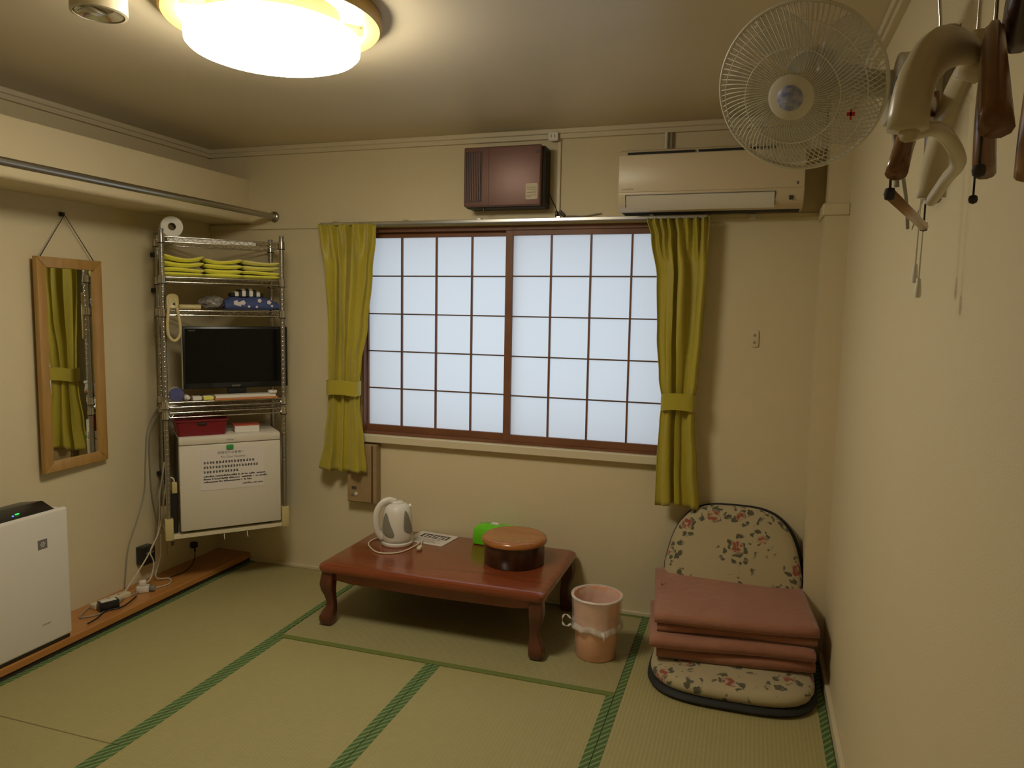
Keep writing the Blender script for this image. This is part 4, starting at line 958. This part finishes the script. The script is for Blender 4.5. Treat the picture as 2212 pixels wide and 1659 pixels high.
for k in range(5):
    a0 = 2*PI*k/5+.3; n = 12; rings = []
    R_ = []
    for i in range(n+1):
        t = i/n; r = .028+.137*t; half = (.30+.34*math.sin(PI*min(1, t*.9+.08))) ; pts = []
        for j in range(9):
            s = j/8*2-1; ang = a0+.32*t+half*s*(.85+.15*(1-t)); rr_ = r+.012*(1-s*s)*(t > .9)
            pts.append((rr_*math.cos(ang), rr_*math.sin(ang), -.004-.020*s*(1-.3*t)))
        R_.append(pts)
    bm = B(); V = [[bm.verts.new(p) for p in row] for row in R_]
    for a, b in zip(V, V[1:]):
        for j in range(8): bm.faces.new((a[j], a[j+1], b[j+1], b[j]))
    o = Fo('blade', bm, 'fanblade'); md = o.modifiers.new('t', 'SOLIDIFY'); md.thickness = .0016
Fo('motor_housing', lathe(B(), [(0, -.175), (.03, -.174), (.05, -.160), (.060, -.13), (.062, -.10), (.058, -.082), (0, -.078)], 36), 'fanbody', sm=.9)
def rel(p): return Vector(p)-FC
mo = FC-fd*.13
def fbox(a, b, bev=.01): return boxo(tuple(rel(a)), tuple(rel(b)), bev, 3)
obj('arm', tube(B(), smooth_path([rel(mo), rel(mo+Vector((.05, .0, -.01))), rel((3.10, -1.80, 2.085)), rel((3.155, -1.83, 2.072)), rel((3.19, -1.84, 2.07))], 5), .030, 14), 'fanbody', fan, 3)
obj('wall_plate', fbox((3.205, -1.96, 1.97), (XR-.0005, -1.74, 2.15), .01), 'fanbody', fan, 1)
bm = prism(B(), [(-1.99, 2.000), (-1.70, 2.010), (-1.70, 2.085), (-1.80, 2.095), (-1.862, 2.122), (-1.885, 2.122), (-1.99, 2.075)], 3.135, 3.206, frame_m(tuple(-FC), (0, 1, 0), (0, 0, 1), (1, 0, 0)), .006)
obj('mount_housing', bm, 'fanbody', fan, .8)
obj('housing_slot', fbox((3.132, -1.90, 2.048), (3.136, -1.80, 2.068), .001), 'greyp', fan)
obj('black_strap', fbox((3.164, -2.012, 1.985), (3.182, -2.000, 2.070), .001), 'blackm', fan, label='short black vertical strap')
obj('strap_buckle', fbox((3.161, -2.015, 2.018), (3.185, -1.998, 2.034), .001), 'greyp', fan)
obj('hanging_cord', tube(B(), smooth_path([rel((3.150, -1.76, 2.01)), rel((3.158, -1.765, 1.96)), rel((3.170, -1.79, 1.90)), rel((3.20, -1.70, 1.84)), rel((3.225, -1.60, 1.78))], 5), .0045, 8), 'cable_grey', fan, 3)
obj('hanging_cord', tube(B(), smooth_path([rel((3.165, -1.76, 2.01)), rel((3.165, -1.75, 1.93)), rel((3.172, -1.74, 1.86))], 5), .006, 8), 'cable_grey', fan, 3)
for (x, y, z0_, z1_) in ((3.165, -2.06, 2.0, 1.66), (3.165, -2.10, 1.99, 1.63)):
    c = obj('pull_cord', tube(B(), [rel((x, y+.08, z0_+.02)), rel((x, y+.01, z0_-.02)), rel((x+.002, y, (z0_+z1_)/2)), rel((x, y, z1_))], .0014, 6), 'white', fan, 3)
    obj('cord_pull', lathe(B(), [(0, 0), (.004, 0), (.0065, -.030), (.005, -.036), (0, -.037)], 10, tuple(rel((x, y, z1_)))), 'white', c, 1)
obj('red_mark', fbox((3.03, -1.988, 1.970), (3.046, -1.986, 1.978), .0005), 'redtag', fan)
obj('red_mark', fbox((3.036, -1.988, 1.962), (3.040, -1.986, 1.984), .0005), 'redtag', fan)

# ================================================================== HANGERS ON A ROD
rod = thing('hanging_rod', 'thin steel rod along the right wall from which the hangers hang', 'rail', (3.075, -2.80, 2.065))
obj('rod', tube(B(), [(0, -.55, 0), (0, .24, 0)], .006, 10), 'chrome_dull', rod, 3)
for y in (-.53, .22): obj('rod_bracket', tube(B(), [(0, y, 0), (.08, y, .01), (.1595, y, .01)], .006, 8), 'chrome_dull', rod, 3)
ROD = Vector((3.075, 0, 2.065))
def hanger(A, P1, P2, m_, label, w=.020, t=.014, bar='', pins=False, hook_m='chrome', neck=.035):
    A, P1, P2 = Vector(A), Vector(P1), Vector(P2)
    root = thing('clothes_hanger', label, 'hanger', A, 0, 'hangers on the right wall')
    d = (P2-P1); d.z = 0; d.normalize(); nrm = d.cross(Vector((0, 0, 1)))
    def arm(P):
        P = P-A; v = Vector((P.x, P.y, 0)); L = v.length; v.normalize(); pts = []
        for k in range(13):
            s = k/12
            pts.append((v*L*s+Vector((0, 0, P.z*(s**1.35)+.012*math.sin(PI*s)))))
        rings = []
        for k, p in enumerate(pts):
            s = k/12; hw_ = w*(.75+.45*math.sin(PI*min(1, s*.85+.2)))*(1-.45*max(0, s-.9)*10*.5); th_ = t*(.8+.5*s)
            tt = (pts[min(k+1, 12)]-pts[max(k-1, 0)]).normalized(); up = nrm.cross(tt).normalized()
            if up.z < 0: up = -up
            rings.append([tuple(p+up*(hw_*math.sin(2*PI*q/10))+nrm*(th_*math.cos(2*PI*q/10))+nrm*(.010*s*s)) for q in range(10)])
        return loft(B(), rings)
    obj('shoulder_arm', arm(P1), m_, root, 3); obj('shoulder_arm', arm(P2), m_, root, 3)
    top = Vector((ROD.x, A.y, ROD.z))-A
    hk = [Vector((0, 0, .0)), Vector((0, 0, .03)), top+Vector((0, 0, -.045)), top+Vector((-.020, 0, -.02)), top+Vector((-.022, 0, .008)), top+Vector((0, 0, .019)), top+Vector((.020, 0, .010)), top+Vector((.023, 0, -.008))]
    hk[2] = top*.5+Vector((0, 0, -.01)) if top.z > .06 else hk[2]
    obj('hook', tube(B(), smooth_path(hk, 5), .0021, 8), hook_m, root, 3)
    obj('neck', lathe(B(), [(0, .022), (.008, .020), (.011, 0), (.010, -.012), (0, -.014)], 14), m_, root, 3)
    if bar:
        q1, q2 = (P1-A)*.90+Vector((0, 0, -.018)), (P2-A)*.90+Vector((0, 0, -.018))
        q1.z = q2.z = min(q1.z, q2.z)-.012
        obj('trouser_bar', tube(B(), [q1, q2], .0065, 10), bar, root, 3)
        for q, P in ((q1, P1), (q2, P2)):
            obj('bar_pin', tube(B(), [q+Vector((0, 0, .034)), q], .0015, 6), 'ink', root, 3); obj('bar_cap', lathe(B(), [(0, -.0075), (.005, -.006), (.0062, 0), (.005, .006), (0, .0075)], 12, tuple(q)), 'ink', root, 3)
    if pins:
        for P in (P1, P2):
            q = (P-A)*.94; obj('pin', tube(B(), [q, q+Vector((0, 0, -.036))], .0013, 6), 'ink', root, 3); obj('pin_ball', lathe(B(), [(0, -.006), (.0045, -.004), (.0055, 0), (.0045, .004), (0, .006)], 12, tuple(q+Vector((0, 0, -.038)))), 'ink', root, 3)
    return root
hanger((3.072, -2.610, 1.823), (2.997, -2.787, 1.712), (3.109, -2.408, 1.735), 'hanger', 'varnished brown wooden hanger behind the cream one, with a trouser bar', .016, .009, 'hanger_light')
hanger((3.080, -2.832, 1.825), (3.034, -3.004, 1.708), (3.120, -2.630, 1.735), 'hanger', 'brown wooden hanger just in front of the cream one, dark near the hook', .018, .010, '', True)
hanger((3.100, -2.930, 1.812), (3.050, -3.106, 1.705), (3.135, -2.740, 1.712), 'hanger_light', 'honey coloured wooden hanger near the right edge of the picture', .017, .010)
hanger((3.070, -2.985, 1.880), (3.060, -3.17, 1.84), (3.100, -2.79, 1.838), 'hanger_dark', 'dark walnut hanger at the top right corner, nearest the viewer', .020, .011)
# cream plastic hanger: thick rounded shoulders and a thin lower loop
A = Vector((3.079, -2.774, 1.836))
ch_ = thing('clothes_hanger', 'thick cream plastic hanger with rounded shoulders and an open centre', 'hanger', A, 0, 'hangers on the right wall')
P1, P2 = Vector((2.988, -2.953, 1.722))-A, Vector((3.084, -2.576, 1.715))-A
def shoulder(P, nm='shoulder_arm'):
    v = Vector((P.x, P.y, 0)); L = v.length; v.normalize(); n_ = v.cross(Vector((0, 0, 1))); rings = []
    pts = [v*L*math.sin(PI/2*s)**.9+Vector((0, 0, P.z*(s**1.6))) for s in [k/14 for k in range(15)]]
    for k, p in enumerate(pts):
        s = k/14; tt = (pts[min(k+1, 14)]-pts[max(k-1, 0)]).normalized(); up = n_.cross(tt).normalized()
        if up.z < 0: up = -up
        hw_ = .017*(.8+.5*math.sin(PI*s)); th_ = .010+.008*s
        rings.append([tuple(p+up*hw_*math.sin(2*PI*q/12)+n_*th_*math.cos(2*PI*q/12)) for q in range(12)])
    return loft(B(), rings)
obj('shoulder_arm', shoulder(P1), 'cream', ch_, 3); obj('shoulder_arm', shoulder(P2), 'cream', ch_, 3)
obj('lower_bar', tube(B(), smooth_path([P1+Vector((0, 0, -.004)), P1*.55+Vector((0, 0, -.035)), P1*.1+P2*.1+Vector((0, 0, -.085)), P2*.55+Vector((0, 0, -.045)), P2+Vector((0, 0, -.004))], 6), .0075, 10), 'cream', ch_, 3)
top = Vector((ROD.x, A.y, ROD.z))-A
obj('hook', tube(B(), smooth_path([(0, 0, 0), (0, 0, .05), (0, 0, top.z-.04), tuple(top+Vector((-.020, 0, -.018))), tuple(top+Vector((-.020, 0, .008))), tuple(top+Vector((0, 0, .019))), tuple(top+Vector((.020, 0, .008))), tuple(top+Vector((.022, 0, -.010)))], 6), .0022, 8), 'chrome', ch_, 3)
obj('neck', lathe(B(), [(0, .026), (.010, .024), (.017, .0), (.018, -.02), (0, -.03)], 16), 'cream', ch_, 3)
